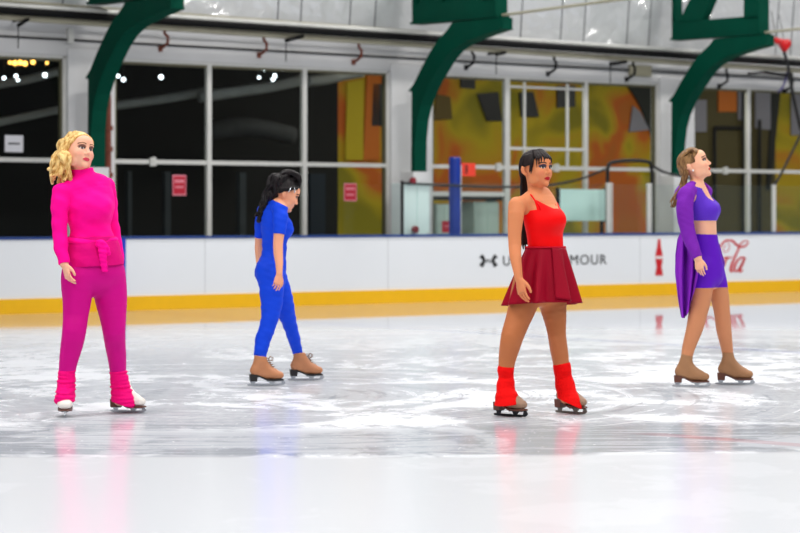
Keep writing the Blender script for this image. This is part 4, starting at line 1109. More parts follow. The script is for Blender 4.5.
    for i in range(46):
        t = i/45
        # roots round the back of the skull from her right temple to the left side
        ang = -2.55+t*3.0; el = rs.uniform(.25, 1.0)
        f, l = .088*math.cos(ang)*(1.05-.4*el)-.01, .080*math.sin(ang)*(1.05-.35*el)
        if f > .05: f = .05
        p0 = H.at(f, l, .035+.085*el)
        end = g.p(55+rs.uniform(-5, 15)+(6 if i % 3 == 0 else 0), 177+rs.uniform(-10, 8), rs.uniform(-.11, .13))
        m1 = H.at(-.075+.02*rs.random(), -.085+rs.uniform(0,.06), .02+rs.uniform(-.03,.03)); m2 = g.p(62+rs.uniform(-6,7), 160+rs.uniform(-4,5), rs.uniform(-.11,.11))
        locks.append(Chain(wavy([p0, m1, m2, end], .0185+rs.random()*.006, .009+.009*rs.random(), 1.1+rs.random()*.5, rs.uniform(0,6.28), taper=.5), step=None, k=.003))
    for i in range(7):                                 # strands framing the face on her right side
        p0 = H.at(.052-.012*i, -.030-.007*i, .098-.006*i); locks.append(Chain(wavy([p0, H.at(.034-.016*i,-.080,.050), H.at(-.012-.010*i,-.098,-.006), g.p(66.5-i*1.0,164,-.10), g.p(68-i*2.2+rs.uniform(-2,2),177+rs.uniform(-4,2),-.12)], .0125, .008, 1.6, i), step=None, k=.004))
    for i in range(5):
        p0 = H.at(.058-.014*i, .010+.010*i, .106-.004*i); locks.append(Chain(wavy([p0, H.at(.040-.010*i,.066,.075), H.at(.004-.012*i,.086,.02), H.at(-.03,.082,-.05)], .0125, .004, 1.2, i), step=None, k=.004))
    sdf_mesh('hair', cap+locks, hm, R, h=.0036, clips=(), disp=lambda X, Y, Z: .0009*np.sin(420*X+160*Z)+0*Y) if False else hair_build(R, cap, clip, locks, hm)
    er = MB(); c = H.at(-.012,-.090,-.036); er.tube([c+UP*.006, c, c-UP*.006], [.003,.006,.003], 8); er.build('earring', MS['steel'], R)
    # leg warmers and white skates
    wm = cloth('pink_leg_warmer', (240,4,120), .5, .06, bscale=24)
    warmer(g, [(67.0,370,-.09,8.2),(66.6,377,-.09,8.8),(66.2,386,-.10,9.2,10),(65.6,394,-.11,9.6,12.5),(64.8,402,-.14,10.4,16)], wm, 3, (plane_clip(g.p(65,401.6,-.16), np.array([0,.45,-1])),), 'bunched pink leg warmer on the leg at left')
    warmer(g, [(118,371,.14,8.5),(119.2,378,.14,9.2),(120.2,386,.14,9.8),(121.8,394,.13,11.0,10),(123.4,403,.10,12.6,11.5)], wm, 8, (plane_clip(g.p(122.8,404.6,.1), np.array([-.32,0,-1])),), 'bunched pink leg warmer on the leg at right')
    skate(R, P(65.6, HOR, 15.46)*[1,1,0], (.10,-1.), MS['white_boot'], MS['brown_sole'], MS['steel'], wd=1.28)
    skate(R, P(123.0, HOR, 15.72)*[1,1,0], (.86,-.50), MS['white_boot'], MS['brown_sole'], MS['steel'], hb=.034, wd=1.1)
    return g

def hair_build(R, cap, clip, locks, hm, h=.0036, disp=None, name='hair'):
    h *= VS
    prims = cap+locks
    lo = np.min([p.bounds(.02)[0] for p in prims], 0); hi = np.max([p.bounds(.02)[1] for p in prims], 0)
    F = Field(lo-2*h, hi+2*h, h)
    for p in cap: p.fill(F, 0)
    if clip is not None:
        X, Y, Z = F.full(); F.D = np.maximum(F.D, clip(X, Y, Z).astype(np.float32))
    for p in locks: p.fill(F, 0)
    F.D[0] = F.D[-1] = 1; F.D[:,0] = F.D[:,-1] = 1; F.D[:,:,0] = F.D[:,:,-1] = 1
    V, Q = F.mesh()
    return link_mesh(name, V, Q, hm, R, True)
# ================================================================== the red skater
def red():
    g = Fig(15.5, 44, 'woman skater in red camisole leotard and dark red wrap skirt with black ponytail', 541)
    R = g.root; skin = (216,136,92)
    H = Head(g.p(536.2,170.0,.02), 44, 5, -2, 1.02)
    tor = g.torso([(536,198,17,.48,.02),(538.5,204,18.5,.56,.02),(541.5,213,19,.66,.01),(543.5,222,19,.70),(544.5,231,18,.72),(545.3,241,17.4,.74),(545.8,250,17.6,.76),(545,262,20,.78),(543.5,275,22.5,.80),(541,286,23.6,.78)], k=.02)
    bust = [Ell(g.p(540,220.5,-.02)+g.F*.076, (.058,.056,.060), k=.06), Ell(g.p(548,220,.03)+g.F*.068, (.058,.056,.060), k=.06)]
    sh = [g.limb([(536,199,.02,7.6),(527,201.2,-.05,6.8),(517.5,205.2,-.11,8.2)], k=.03), g.limb([(536,199,.02,7.6),(544,199.5,.09,6.4),(550,204,.16,7.2)], k=.03)]
    neck = g.limb([(538,200,.03,9.4),(536,192,.03,7.7),(534.3,184,.03,7.0),(532.6,174,.03,7.0)], k=.014)
    armR = g.limb([(516.8,205.5,-.12,8.4),(516,214,-.14,8.1),(515,226,-.15,7.2),(514.6,238,-.16,6.5),(514.9,246,-.17,6.3),(515.4,256,-.20,5.8),(517,267,-.23,4.9),(518.8,278,-.25,3.9)], k=.010)
    armL = g.limb([(549.5,205,.16,7.2),(552,216,.22,6.8),(551,232,.27,6.2),(549,246,.30,6.0),(548,262,.30,5.2),(548,278,.29,3.9)], k=.008)
    hR = hand(g.p(519,278.5,-.25), g.p(524.6,306,-.31), nrm(np.array([.8,.6,0])), nrm(np.array([.55,-.8,.1])), 1.0, .26)
    hL = hand(g.p(548,278.5,.29), g.p(549,302,.30), nrm(np.array([-.6,.2,0])), nrm(np.array([.5,-.8,0])), 1.0)
    legR = g.limb([(529,278,-.03,14.6),(526,292,-.05,14.6),(523,305,-.06,13.9),(517.6,321,-.08,12.0),(512.4,336,-.11,10.9),(509.8,347,-.10,9.8),(507.6,357,-.08,8.5),(506.2,368,-.07,7.3),(505.8,384,-.06,6.2),(505.6,398,-.06,6)], k=.028)
    legL = g.limb([(549,278,.05,14.6),(551.5,292,.06,14.2),(553,305,.06,13.2),(555.4,321,.06,10.6),(556.8,334,.05,8.8),(558.4,346,.08,8.6),(560.2,357,.11,8.2),(561.6,368,.12,7.2),(563.5,384,.13,6.4),(566,398,.13,6)], k=.028)
    glut = [Ell(g.p(537,276)-g.F*.075, (.09,.09,.10), k=.05), Ell(g.p(548,276,.08)-g.F*.075, (.09,.09,.10), k=.05)]
    clav = [g.limb([(541,202.2,-.06,1.4),(549,203.5,.03,1.5)], k=.02)]
    sdf_mesh('body', [tor]+bust+glut+sh+[legR, legL, armR, armL, neck]+clav+H.prims()+hR+hL, skin_mat('tan_skin', skin), R, h=.0034, paint=H.paint(skin, (176,18,34), (70,66,84), (38,26,24), (36,28,28), .2))
    rc = cloth('bright_red_stretch', (240,4,8), .08, .03, .55); sk = cloth('dark_red_chiffon', (146,0,32), .15, .10, .6, 9); tg = cloth('tan_tights', (186,112,70), .05, .05, .45)
    # tights
    sdf_mesh('tights', [tor]+glut+[legR, legL], tg, R, h=.004, off=.0028, clips=(zclip_above(g.z(276)), zclip_below(g.z(392))))
    # camisole body: cut by a sloping neckline, straps separate
    fN = g.p(548,208)+g.F*.1; bN = g.p(528,215)-g.F*.12
    ax = nrm(bN-fN)
    up_n = nrm(np.cross(g.L, ax)); up_n = up_n if up_n[2] > 0 else -up_n
    def neckcut(X, Y, Z):
        base = (X-fN[0])*up_n[0]+(Y-fN[1])*up_n[1]+(Z-fN[2])*up_n[2]
        lat = (X-fN[0])*g.L[0]+(Y-fN[1])*g.L[1]
        return base-.75*np.maximum(np.abs(lat+.0)-.03, 0)*((np.abs(lat) < .13))
    def armcut(px, py, dy, r):
        c = g.p(px, py, dy); d = g.L
        return lambda X, Y, Z: r-np.sqrt((X-c[0])**2+(Y-c[1])**2+(Z-c[2])**2)
    sdf_mesh('camisole', [tor]+bust, rc, R, h=.0036, off=.0045, clips=(neckcut, armcut(516,204,-.12,.10), armcut(553,204,.17,.085), zclip_below(g.z(253))))
    for sgn, (ax_, ay, ad), (bx, by, bd), (cx, cy, cd), (dx_, dy_, dd) in ((-1,(539.6,206.5,-.135),(535.0,200.5,-.118),(529.4,194.6,-.055),(524,206,.06)), (1,(556.5,207.5,-.015),(553.5,202,.02),(546.5,196.0,.09),(541,206,.16))):
        st = MB(); st.tube(catmull([g.p(ax_+.5,ay+3,ad+.01), g.p(ax_,ay,ad), g.p(bx,by,bd), g.p(cx,cy,cd), g.p(dx_,dy_,dd)], .02), .0050, 8); st.build('strap', rc, R, True)
    # wrap skirt
    n, mrow = 150, 22; v = []; zt = g.z(247.5)
    c0 = g.p(545.6,247.8); a0 = 17.4*g.k/math.sqrt(.5+.49*.56)+.010; rs = random.Random(2)
    phis = []
    for sh_ in (0., .006):
        for j in range(mrow+1):
            t = j/mrow
            for i in range(n+1):
                ph = -.95+(2*PI+1.35)*i/n                # starts and ends overlapping at the front
                lay = .012*i/n
                fl = t**.92
                fold = .030*t*math.sin(8*ph+.6)+.014*t*math.sin(13*ph+2.)
                flare = .108*fl*(1+.10*math.sin(ph-.5))
                a = a0+lay+flare+fold-sh_; b = a0*.76+lay+flare*.92+fold-sh_
                hem = .368+.020*math.sin(ph-2.0)
                # the overlapping front edge curves up towards the waist
                e0 = max(0., 1-(2*PI+1.35)*i/n/.55); e1 = max(0., 1-(2*PI+1.35)*(1-i/n)/.75)
                hem *= 1-.12*e0**1.6-.08*e1
                q = c0+g.L*a*math.cos(ph+PI/2)+g.F*b*math.sin(ph+PI/2)
                q[2] = zt-hem*t+.012*math.sin(ph)*(1-t)*0
                q[:2] += (np.array([-.012, .0]))*t
                v.append(q)
    f = []; N1 = (n+1)*(mrow+1)
    for j in range(mrow):
        for i in range(n):
            q = (j*(n+1)+i, j*(n+1)+i+1, (j+1)*(n+1)+i+1, (j+1)*(n+1)+i); f.append(q); f.append(tuple(N1+x for x in q[::-1]))
    for i in range(n):
        f.append((mrow*(n+1)+i, mrow*(n+1)+i+1, N1+mrow*(n+1)+i+1, N1+mrow*(n+1)+i)); f.append((i+1, i, N1+i, N1+i+1))
    for j in range(mrow):
        f.append(((j+1)*(n+1), j*(n+1), N1+j*(n+1), N1+(j+1)*(n+1))); f.append((j*(n+1)+n, (j+1)*(n+1)+n, N1+(j+1)*(n+1)+n, N1+j*(n+1)+n))
    s_ = link_mesh('wrap_skirt', v, f, sk, R, True)
    wb_ = []
    for i in range(41):
        t = 2*PI*i/40; wb_.append(c0+UP*.004+g.L*(a0+.006)*math.cos(t)+g.F*(a0*.76+.006)*math.sin(t))
    b = MB(); b.tube(wb_, .0065, 8, caps=False); b.build('waistband', cloth('waistband_red', (190,14,40), .1), s_, True)
    # black hair: cap with fringe, long tail behind
    hm = hair_mat('black_hair', (11,8,10), (40,29,28), (16,16,5)); r2 = random.Random(7)
    cap, clip = hair_cap(H, .010, hl0=-.050, hl1=1.5, low=-.07)
    locks = []
    for i in range(11):                                # fringe
        l = -.062+.124*i/10+.005*r2.uniform(-1,1)
        fr = math.sqrt(max(0, 1-(l/.085)**2))
        dn = .042+.012*r2.random()+(.010 if abs(l) < .02 else -.034*((abs(l)-.02)/.04))
        locks.append(H.chain([(.042*fr, l*.75, .124-.25*abs(l)**1.2, .010), (.078*fr+.004, l*.98, .092-.2*abs(l), .0095), (.102*fr, l*1.04, .066, .0065), (.105*fr-.001, l*1.08+.006*r2.uniform(-1,1), dn, .0026)], k=.004))
    for sgn in (-1, 1):
        for i in range(2):                             # wisps before the ears
            locks.append(H.chain([(.030-.01*i, sgn*.066, .085, .010), (.044-.010*i, sgn*.080, .045, .009), (.036-.012*i, sgn*.083, .0, .006-.001*(i > 1)), (.028-.012*i, sgn*.080, -.03+.01*i, .003)], k=.004))
    for i in range(14):                                # side hair drawn back over the ears
        u = .098-.005*i; sgn = -1 if i % 2 else 1
        locks.append(H.chain([(.026-.3*max(0,.03-u), sgn*.084*math.sqrt(max(.05, 1-((u-.026)/.104)**2)), u, .008), (-.030, sgn*.084*math.sqrt(max(.05, 1-((u-.040)/.104)**2)), u-.008, .008), (-.080, sgn*.056*math.sqrt(max(.05, 1-((u-.057)/.11)**2)), u-.025, .008), (-.104, sgn*.012, .01-.004*i, .010)], k=.004))
    for i in range(15):                                # tail
        a = H.at(-.100+r2.uniform(-.01,.01), r2.uniform(-.025,.025), -.005+r2.uniform(-.03,.03))
        x = 524+r2.uniform(-1.8,3.4)
        locks.append(Chain(wavy([a, g.p(x-.6,182,.10+r2.uniform(-.02,.04)), g.p(x,198,.15), g.p(x+.2,218,.17), g.p(x+.4+r2.uniform(-2,1.5),243+r2.uniform(-8,8),.17)], .0125, .004, 1.2, r2.uniform(0,6)), step=None, k=.005))
    hair_build(R, cap, clip, locks, hm)
    wm = cloth('red_leg_warmer', (232,8,10), .5, .06, bscale=26)
    warmer(g, [(506,364.5,-.07,8.0),(506,371,-.07,8.1),(505.8,378,-.06,7.8),(505.8,384,-.07,9.0),(506,392,-.08,9.6,9.6),(507,400,-.10,12.2,12),(507.6,405,-.11,13.2,13)], wm, 5, (plane_clip(g.p(507,403.6,-.1), np.array([.10,.1,-1])),), 'red leg warmer over the left boot', wl=.09, amp=.003)
    warmer(g, [(561.5,363.5,.12,8.6),(562.6,371,.12,9.0),(563.5,378,.13,9.0),(565,385,.12,9.8),(567,394,.10,10.2,9.6),(569.5,404,.07,12.6,12),(570,409,.06,13,12)], wm, 9, (plane_clip(g.p(570,403.6,.1), np.array([-.45,.0,-1])),), 'red leg warmer over the right boot', wl=.09, amp=.003)
    skate(R, P(505.6, HOR, 15.44)*[1,1,0], (.72,-.69), MS['taupe_boot'], MS['brown_sole'], MS['dark_blade'])
    skate(R, P(566.4, HOR, 15.66)*[1,1,0], (.66,-.75), MS['taupe_boot'], MS['brown_sole'], mat('grey_blade', (112,108,100), .3, metal=.7))
    return g
# ================================================================== the blue skater
def blue():
    g = Fig(18.3, 118, 'woman skater in royal blue bodysuit looking down, seen from behind', 275)
    R = g.root; skin = (232,164,130)
    H = Head(g.p(284.6,194.6,-.02), 108, -22, 0, 1.0)
    tor = g.torso([(272.5,207,12.5,.50,.02),(273.5,214,13.6,.58,.01),(274.2,222,13.6,.66),(274.6,230,13.2,.70),(274.6,239,12.2,.72),(274.4,248,11.8,.74),(273.6,258,12.0,.78),(273,268,12.8,.82),(272.6,279,12.8,.84)], k=.02)
    bust = [Ell(g.p(279.5,228.5,-.05)+g.F*.050, (.056,.054,.060), k=.06), Ell(g.p(273.5,228.5,.08)+g.F*.045, (.056,.054,.060), k=.06)]
    sh = [g.limb([(275,204.5,0,6.5),(279,206,-.08,6.4),(280,209.5,-.14,7.0)], k=.03), g.limb([(274,204.5,.02,6.5),(268,206.5,.10,6.2),(264.5,210.5,.16,6.4)], k=.03)]
    neck = g.limb([(274.5,210,.0,8.0),(277.5,203.5,-.01,6.8),(281.5,198,-.02,6.8)], k=.025)
    aRr = [(280,209.5,-.15,7.0),(280.4,216,-.17,6.9),(280,225,-.19,6.2),(279,234,-.20,5.4),(278,244,-.21,4.9),(278.2,253,-.22,4.7),(279.2,263,-.24,3.9),(279.4,273,-.26,3.1)]
    aLr = [(264.5,210.5,.17,6.4),(261.5,219,.20,5.8),(260.3,230,.22,5.2),(259.6,240,.23,4.6),(259.2,249,.23,4.5),(259.8,259,.22,4.2),(260.5,268,.20,3.5),(261,277,.19,2.9)]
    armR = g.limb(aRr, k=.010); armL = g.limb(aLr, k=.010)
    hR = hand(g.p(279.4,273.5,-.26), g.p(276.2,292.5,-.29), nrm(np.array([-.4,.9,0])), nrm(np.array([.9,.3,.1])), 1.05, .38)
    hL = hand(g.p(261,277.5,.19), g.p(261.8,294.5,.18), nrm(np.array([.7,-.5,0])), nrm(np.array([.6,.6,0])), 1.0)
    legR = g.limb([(271.5,277,-.06,12.0),(271.5,290,-.08,11.6),(271.6,303,-.09,10.2),(270,317,-.10,8.3),(266.8,329,-.11,7.3),(263.5,338,-.11,7.3),(261.2,348,-.12,6.3),(260.2,358,-.13,5.4),(259.8,368,-.13,5)], k=.028)
    legL = g.limb([(274.5,277,.09,11.6),(279,290,.13,11.2),(283.6,303,.18,9.6),(287.6,317,.24,7.6),(291.2,329,.30,6.2),(293.8,338,.36,5.8),(296.2,347,.42,4.9),(298.2,356,.46,4.4),(299,366,.47,4.4)], k=.028)
    glut = [Ell(g.p(271.5,272,-.06)-g.F*.038, (.080,.078,.098), k=.06), Ell(g.p(270,272,.09)-g.F*.035, (.080,.078,.098), k=.06)]
    bodyp = [tor]+bust+glut+sh+[legR, legL]
    sdf_mesh('body', bodyp+[armR, armL, neck]+H.prims()+hR+hL, skin_mat('light_skin', skin), R, h=.0036, paint=H.paint(skin, (186,80,84), (110,70,62), (40,28,26), (40,30,28)))
    bc = cloth('royal_blue_stretch', (18,68,214), .12, .05, .6)
    sR = g.limb(aRr[:4], k=.010, flat1=True); sL = g.limb(aLr[:3]+[(259.9,237.5,.23,4.8)], k=.010, flat1=True)
    def fold(X, Y, Z): return .0016*np.sin(60*(Z-.6*X)+3*np.sin(9*X+6*Y))+.0010*np.sin(120*(Z+.4*X))
    neckc = plane_clip(g.p(277,202.5), nrm(np.array([.45,0.05,.9])))
    sdf_mesh('bodysuit', bodyp+[sR, sL], bc, R, h=.004, off=.005, clips=(neckc, zclip_below(g.z(357.5))), disp=fold)
    # seam of the top over the tights
    pts = []; a = 12.9*g.k/math.sqrt(.22+.77*.6)+.009
    for i in range(37):
        t = 2*PI*i/36; pts.append(g.p(273.2,260+1.8*math.cos(t))+g.L*a*math.cos(t)+g.F*a*.80*math.sin(t))
    hm = hair_mat('dark_hair', (7,6,8), (30,24,26), (16,16,6)); rs = random.Random(11)
    cap, clip = hair_cap(H, .018, hl0=-.046, hl1=1.45, low=-.06); locks = []
    for i in range(44):                                # loose waves falling down her back
        ang = PI/2+.5+(PI-1.0)*rs.random(); el = rs.uniform(.3,1.15)
        p0 = H.at(.09*math.cos(ang)*(1.25-.75*el)+(.045 if el > .9 else 0), .085*math.sin(ang)*(1 if rs.random() < .5 else -1)*(1.2-.6*el), .03+.10*el)
        p1 = H.at(-.115+rs.uniform(-.02,.03), rs.uniform(-.085,.085), .06+.05*rs.random())
        w = rs.uniform(0,1)
        p2 = g.p(269.5+rs.uniform(-4,5), 196+rs.uniform(-5,4), rs.uniform(-.10,.10)); e = g.p(255.5+9*w+rs.uniform(-1,2), 213+9*rs.random(), rs.uniform(-.06,.09)+.03)
        locks.append(Chain(wavy([p0,p1,p2,g.p(263.5+rs.uniform(-2.5,3.5),206,rs.uniform(-.08,.09)+.02),e], .0175, .013, 1.6+rs.random(), rs.uniform(0,6.28), taper=.55), step=None, k=.003))
    for i in range(16):                                # puffed crown, wispy
        t = i/15; l = rs.uniform(-.06,.06)
        locks.append(Chain(wavy([H.at(.078-.02*rs.random(), l*.7, .098), H.at(.040, l, .150+.016*rs.random()), H.at(-.045, l, .160+.015*rs.random()), H.at(-.12, l, .09)], .017, .007, 1.4, i), step=None, k=.004))
    for i in range(4):
        locks.append(H.chain([(.066-.01*i,-.045,.092,.009), (.048-.012*i,-.080,.068,.010), (-.005,-.090,.050-.002*i,.010), (-.060,-.086,.022-.008*i,.011)], k=.004))
    hair_build(R, cap, clip, locks, hm, h=.004)
    cl = MB()
    for (f, l, u, dx_) in ((.030,-.092,.062,.012),(.000,-.100,.050,-.010)):
        a_, b_ = H.at(f, l, u), H.at(f+dx_, l-.006, u-.036); cl.tube([a_, (a_+b_)/2+H.L*-.006, b_], [.004,.005,.003], 8)
    c2 = MB(); c2.tube([H.at(.040,-.088,.078), H.at(.052,-.088,.060), H.at(.062,-.080,.048)], [.004,.006,.003], 8)
    for (f, l, u, dx_) in ((.030,-.096,.066,.012),(.000,-.104,.052,-.008)):
        k_ = MB(); a_, b_ = H.at(f, l, u), H.at(f+dx_, l-.004, u-.036); k_.tube([a_, (a_+b_)/2-H.L*.006, b_], [.003,.0045,.003], 8); k_.build('hair_clip', MS['steel'], R)
    ts = dict(boot_m=MS['tan_boot'], sole_m=MS['black_sole'], lace_m=MS['lace_tan'])
    skate(R, P(260.6, HOR, 18.14)*[1,1,0], (.97,.2), MS['tan_boot'], MS['black_sole'], MS['steel'], MS['lace_tan'], L=.266, hb=.036, shaft=.222, shaft_r=.047)
    skate(R, P(300.6, HOR, 18.74)*[1,1,0], (.98,.18), MS['tan_boot'], MS['black_sole'], MS['steel'], MS['lace_tan'], L=.262, hb=.036, shaft=.215, shaft_r=.044, lean=(-.012,0))
    return g
# ================================================================== the purple skater
def purple():
    g = Fig(18.15, 66, 'woman skater in purple cropped top, shorts and open cardigan with light brown hair', 705)
    R = g.root; skin = (240,180,148)
    H = Head(g.p(694.2,165.4,.0), 78, 21, 0, 1.03)
    tor = g.torso([(695.5,188,10.5,.50,.0),(697.5,195,12,.58),(700,203,13,.64),(702.5,211,13,.66),(704,219,12.4,.68),(704.6,227,12.2,.72),(704.8,235,12.3,.76),(705.6,245,13.0,.80),(707,256,13.8,.84),(708.4,267,14.2,.84),(709,275,14,.84)], k=.02)
    bust = [Ell(g.p(706.2,210,-.05)+g.F*.034, (.056,.054,.060), k=.06), Ell(g.p(709,209.5,.07)+g.F*.028, (.056,.054,.060), k=.06)]
    sh = [g.limb([(696,190,0,6.6),(691,192,-.08,6.2),(686.8,196,-.15,7.2)], k=.03), g.limb([(697,189.5,.02,6.6),(700,190.5,.09,5.8),(702.5,194,.16,6.6)], k=.03)]
    neck = g.limb([(697,192,0,8.4),(697.6,184,0,6.5),(696.0,176,0,6.0),(693.5,168,0,6.2)], k=.014)
    aR = [(686,197,-.16,7.3),(684.8,204,-.18,7.6),(685,213,-.19,7.7),(686.2,223,-.20,7.0),(688,232,-.21,6.6),(691,242,-.23,6.0),(695,251,-.25,5.0),(697.6,257.5,-.26,4.2)]
    aL = [(702.8,194.5,.17,6.6),(704,206,.20,6.0),(706,218,.22,5.6),(708,228,.23,5.4),(712,240,.22,5.0),(716,251,.20,4.4),(718,257,.20,4.0)]
    armR = g.limb(aR, k=.010); armL = g.limb(aL, k=.010)
    hR = hand(g.p(697.8,258,-.26), g.p(701.5,279.5,-.27), nrm(np.array([.5,.85,0])), nrm(np.array([.9,-.5,.1])), .98, .28)
    hL = hand(g.p(718,257.5,.20), g.p(718.5,275,.20), nrm(np.array([-.5,-.6,0])), nrm(np.array([.9,-.2,0])), 1.0)
    legR = g.limb([(703.5,268,-.05,12.0),(702.5,284,-.07,10.8),(700.5,299,-.08,10.2),(698.2,312,-.09,9.2),(694.8,328,-.10,8.0),(691,340,-.10,6.9),(688,350,-.10,5.9),(686.4,360,-.11,5.2),(685.8,368,-.11,5)], k=.028)
    legL = g.limb([(712,268,.07,11.4),(717,284,.08,9.8),(720,299,.08,8.8),(722,312,.08,7.8),(723.5,327,.10,7.4),(725.4,339,.12,6.5),(727.2,350,.14,5.5),(728.2,360,.14,5),(728.6,368,.14,5)], k=.028)
    glut = [Ell(g.p(705.5,266,-.04)-g.F*.038, (.080,.080,.095), k=.06), Ell(g.p(707,266,.09)-g.F*.038, (.080,.080,.095), k=.06)]
    sdf_mesh('body', [tor]+bust+glut+sh+[legR, legL, armR, armL, neck]+H.prims()+hR+hL, skin_mat('pale_skin', skin), R, h=.0036, paint=H.paint(skin, (206,24,30), (96,62,58), (112,76,54), (60,45,40), .3))
    tg = cloth('beige_tights', (200,134,96), .05, .05, .45); vb = cloth('violet_blue_stretch', (92,48,190), .08, .04, .55); sp_ = cloth('purple_shorts', (94,24,184), .10, .05, .55); cd = cloth('purple_knit', (118,36,166), .35, .06, .7, 18)
    sdf_mesh('tights', [legR, legL], tg, R, h=.004, off=.0026, clips=(zclip_above(g.z(280)), zclip_below(g.z(360))))
    # cropped top with scoop neck and arm holes
    def ball(px, py, dy, r, sx=1.):
        c = g.p(px, py, dy); return lambda X, Y, Z: r-np.sqrt((X-c[0])**2+(Y-c[1])**2+((Z-c[2])*sx)**2)
    topcut = plane_clip(g.p(697,187.5), nrm(np.array([.25,0,1])))
    scoop = g.p(703,189)+g.F*.09
    def scoopf(X, Y, Z):
        lat = (X-scoop[0])*g.L[0]+(Y-scoop[1])*g.L[1]; fw = (X-scoop[0])*g.F[0]+(Y-scoop[1])*g.F[1]
        return np.minimum(.082-np.sqrt(lat**2+((Z-scoop[2])*.80)**2), fw+.085)
    sdf_mesh('cropped_top', [tor]+bust+sh, vb, R, h=.0038, off=.0045, clips=(topcut, scoopf, ball(685.5,196,-.16,.088), ball(705,194,.17,.085), zclip_below(g.z(220.5))))
    # high-waisted shorts
    hemR = zclip_below(g.z(287.5))
    so = sdf_mesh('shorts', [tor]+glut+[legR, legL], sp_, R, h=.004, off=.0042, clips=(plane_clip(g.p(705,234.2), np.array([.03,0,1])), hemR))
    b = MB(); a = 12.3*g.k/math.sqrt(.165+.835*.60)+.007
    # cardigan: sleeves, shoulder yoke and a long tail hanging behind
    sR = g.limb(aR, k=.010, flat1=True); sL = g.limb(aL, k=.010, flat1=True)
    yb = Ell(g.p(694,195,.01)-g.F*.085, (.05,.13,.075), [g.F, g.L, UP], k=.03)
    def fold(X, Y, Z): return .0012*np.sin(38*(Z-1.2*X)+4*np.sin(10*X+7*Y)+2*np.sin(17*Z))+.0008*np.sin(90*(Z+.8*X)+3*np.sin(20*Z))
    fr = plane_clip(g.p(697.5,200,0)+g.F*.0, nrm(g.F*.75+np.array([0,0,-.1])))
    clipf = lambda X, Y, Z: np.minimum(fr(X, Y, Z), np.minimum(*[ (np.abs((X-g.p(696,196)[0])*g.L[0]+(Y-g.p(696,196)[1])*g.L[1])*-1+.125)]*2))
    car = sdf_mesh('cardigan', [yb, sR, sL]+[Chain([Pt(g.p(692,188.5,-.08), 6.6*g.k), Pt(g.p(686.5,194.5,-.15), 7.6*g.k)], k=.02), Chain([Pt(g.p(700.5,187.5,.09), 6.2*g.k), Pt(g.p(704.5,192,.16), 7.2*g.k)], k=.02)], cd, R, h=.004, off=.0055, disp=fold, clips=(clipf,))
    # hanging tail, a folded cloth from behind the waist to a low point
    n, mr = 46, 36; v = []
    top = [(683.5,226),(694,227)]
    for lay in (0, 1):
        for j in range(mr+1):
            t = j/mr
            for i in range(n+1):
                s = i/n
                left = np.interp(t, [0,.15,.33,.55,.85,1], [683,677,674.6,674.4,677.6,680]); right = np.interp(t, [0,.15,.33,.55,.85,1], [694,697,700.5,700,695,691])
                ybot = 318-14*max(0, s-.45)**1.0-9*max(0,.22-s)*2.2-22*max(0,s-.62); yy = 226+(ybot-226)*t
                ft = min(1, t*3)*(1-.25*t)
                dy = .02-.10+.26*s*0+.045*ft*math.sin(s*2*PI*2.6+.5)+.02*ft*math.sin(s*2*PI*5+1+2*t)+.08*math.sin(s*PI)*ft+(.006 if lay else 0)
                px = left+(right-left)*s+1.0*ft*math.sin(s*2*PI*2.6+2.0)*.8
                v.append(g.p(px, yy, dy-.02-.12*s))
    f = []; N1 = (n+1)*(mr+1)
    for j in range(mr):
        for i in range(n):
            q = (j*(n+1)+i, j*(n+1)+i+1, (j+1)*(n+1)+i+1, (j+1)*(n+1)+i); f.append(q); f.append(tuple(N1+x for x in q[::-1]))
    for i in range(n):
        f.append((mr*(n+1)+i, mr*(n+1)+i+1, N1+mr*(n+1)+i+1, N1+mr*(n+1)+i)); f.append((i+1, i, N1+i, N1+i+1))
    for j in range(mr):
        f.append(((j+1)*(n+1), j*(n+1), N1+j*(n+1), N1+(j+1)*(n+1))); f.append((j*(n+1)+n, (j+1)*(n+1)+n, N1+(j+1)*(n+1)+n, N1+j*(n+1)+n))
    link_mesh('cardigan_tail', v, f, cloth('purple_drape', (140,42,190), .15, .08), R, True)
    # the far side of the open cardigan, just showing past her hip
    b = MB()
    for i in range(1):
        rows = catmull([g.p(719,244,.20), g.p(722,255,.19), g.p(724.3,263,.18), g.p(723.4,268,.18)], .015)
        for r0, r1 in zip(rows[:-1], rows[1:]):
            w_ = np.array([.022,.05,0]); b.hexa([r0-w_, r0+w_*.3, r0+w_*.3+[0,.008,0], r0-w_+[0,.008,0], r1-w_, r1+w_*.3, r1+w_*.3+[0,.008,0], r1-w_+[0,.008,0]])
    b.build('cardigan_front', cloth('purple_dark_knit', (92,26,150), .1), R)
    hm = hair_mat('light_brown_hair', (88,60,36), (158,120,78), (18,18,5)); rs = random.Random(21)
    cap, clip = hair_cap(H, .008, hl0=-.052, hl1=1.5, low=-.05); locks = []
    for i in range(18):                                # swept back from the forehead
        l = -.064+.128*i/17
        locks.append(H.chain([(.066*math.sqrt(1-(l/.09)**2), l, .094-.2*abs(l), .008), (.02, l*1.25, .126-1.2*abs(l)**1.6, .010), (-.055, l*1.2, .105-.3*abs(l), .011), (-.108, l*.8, .03, .012)], k=.004))
    for i in range(12):
        u = .078-.005*i; sgn = -1 if i % 2 else 1
        locks.append(H.chain([(.020+.5*min(0,u-.03), sgn*.074, u, .007), (-.035, sgn*.083, u, .009), (-.085, sgn*.062, u-.02, .011), (-.11, sgn*.02, u-.05, .012)], k=.004))
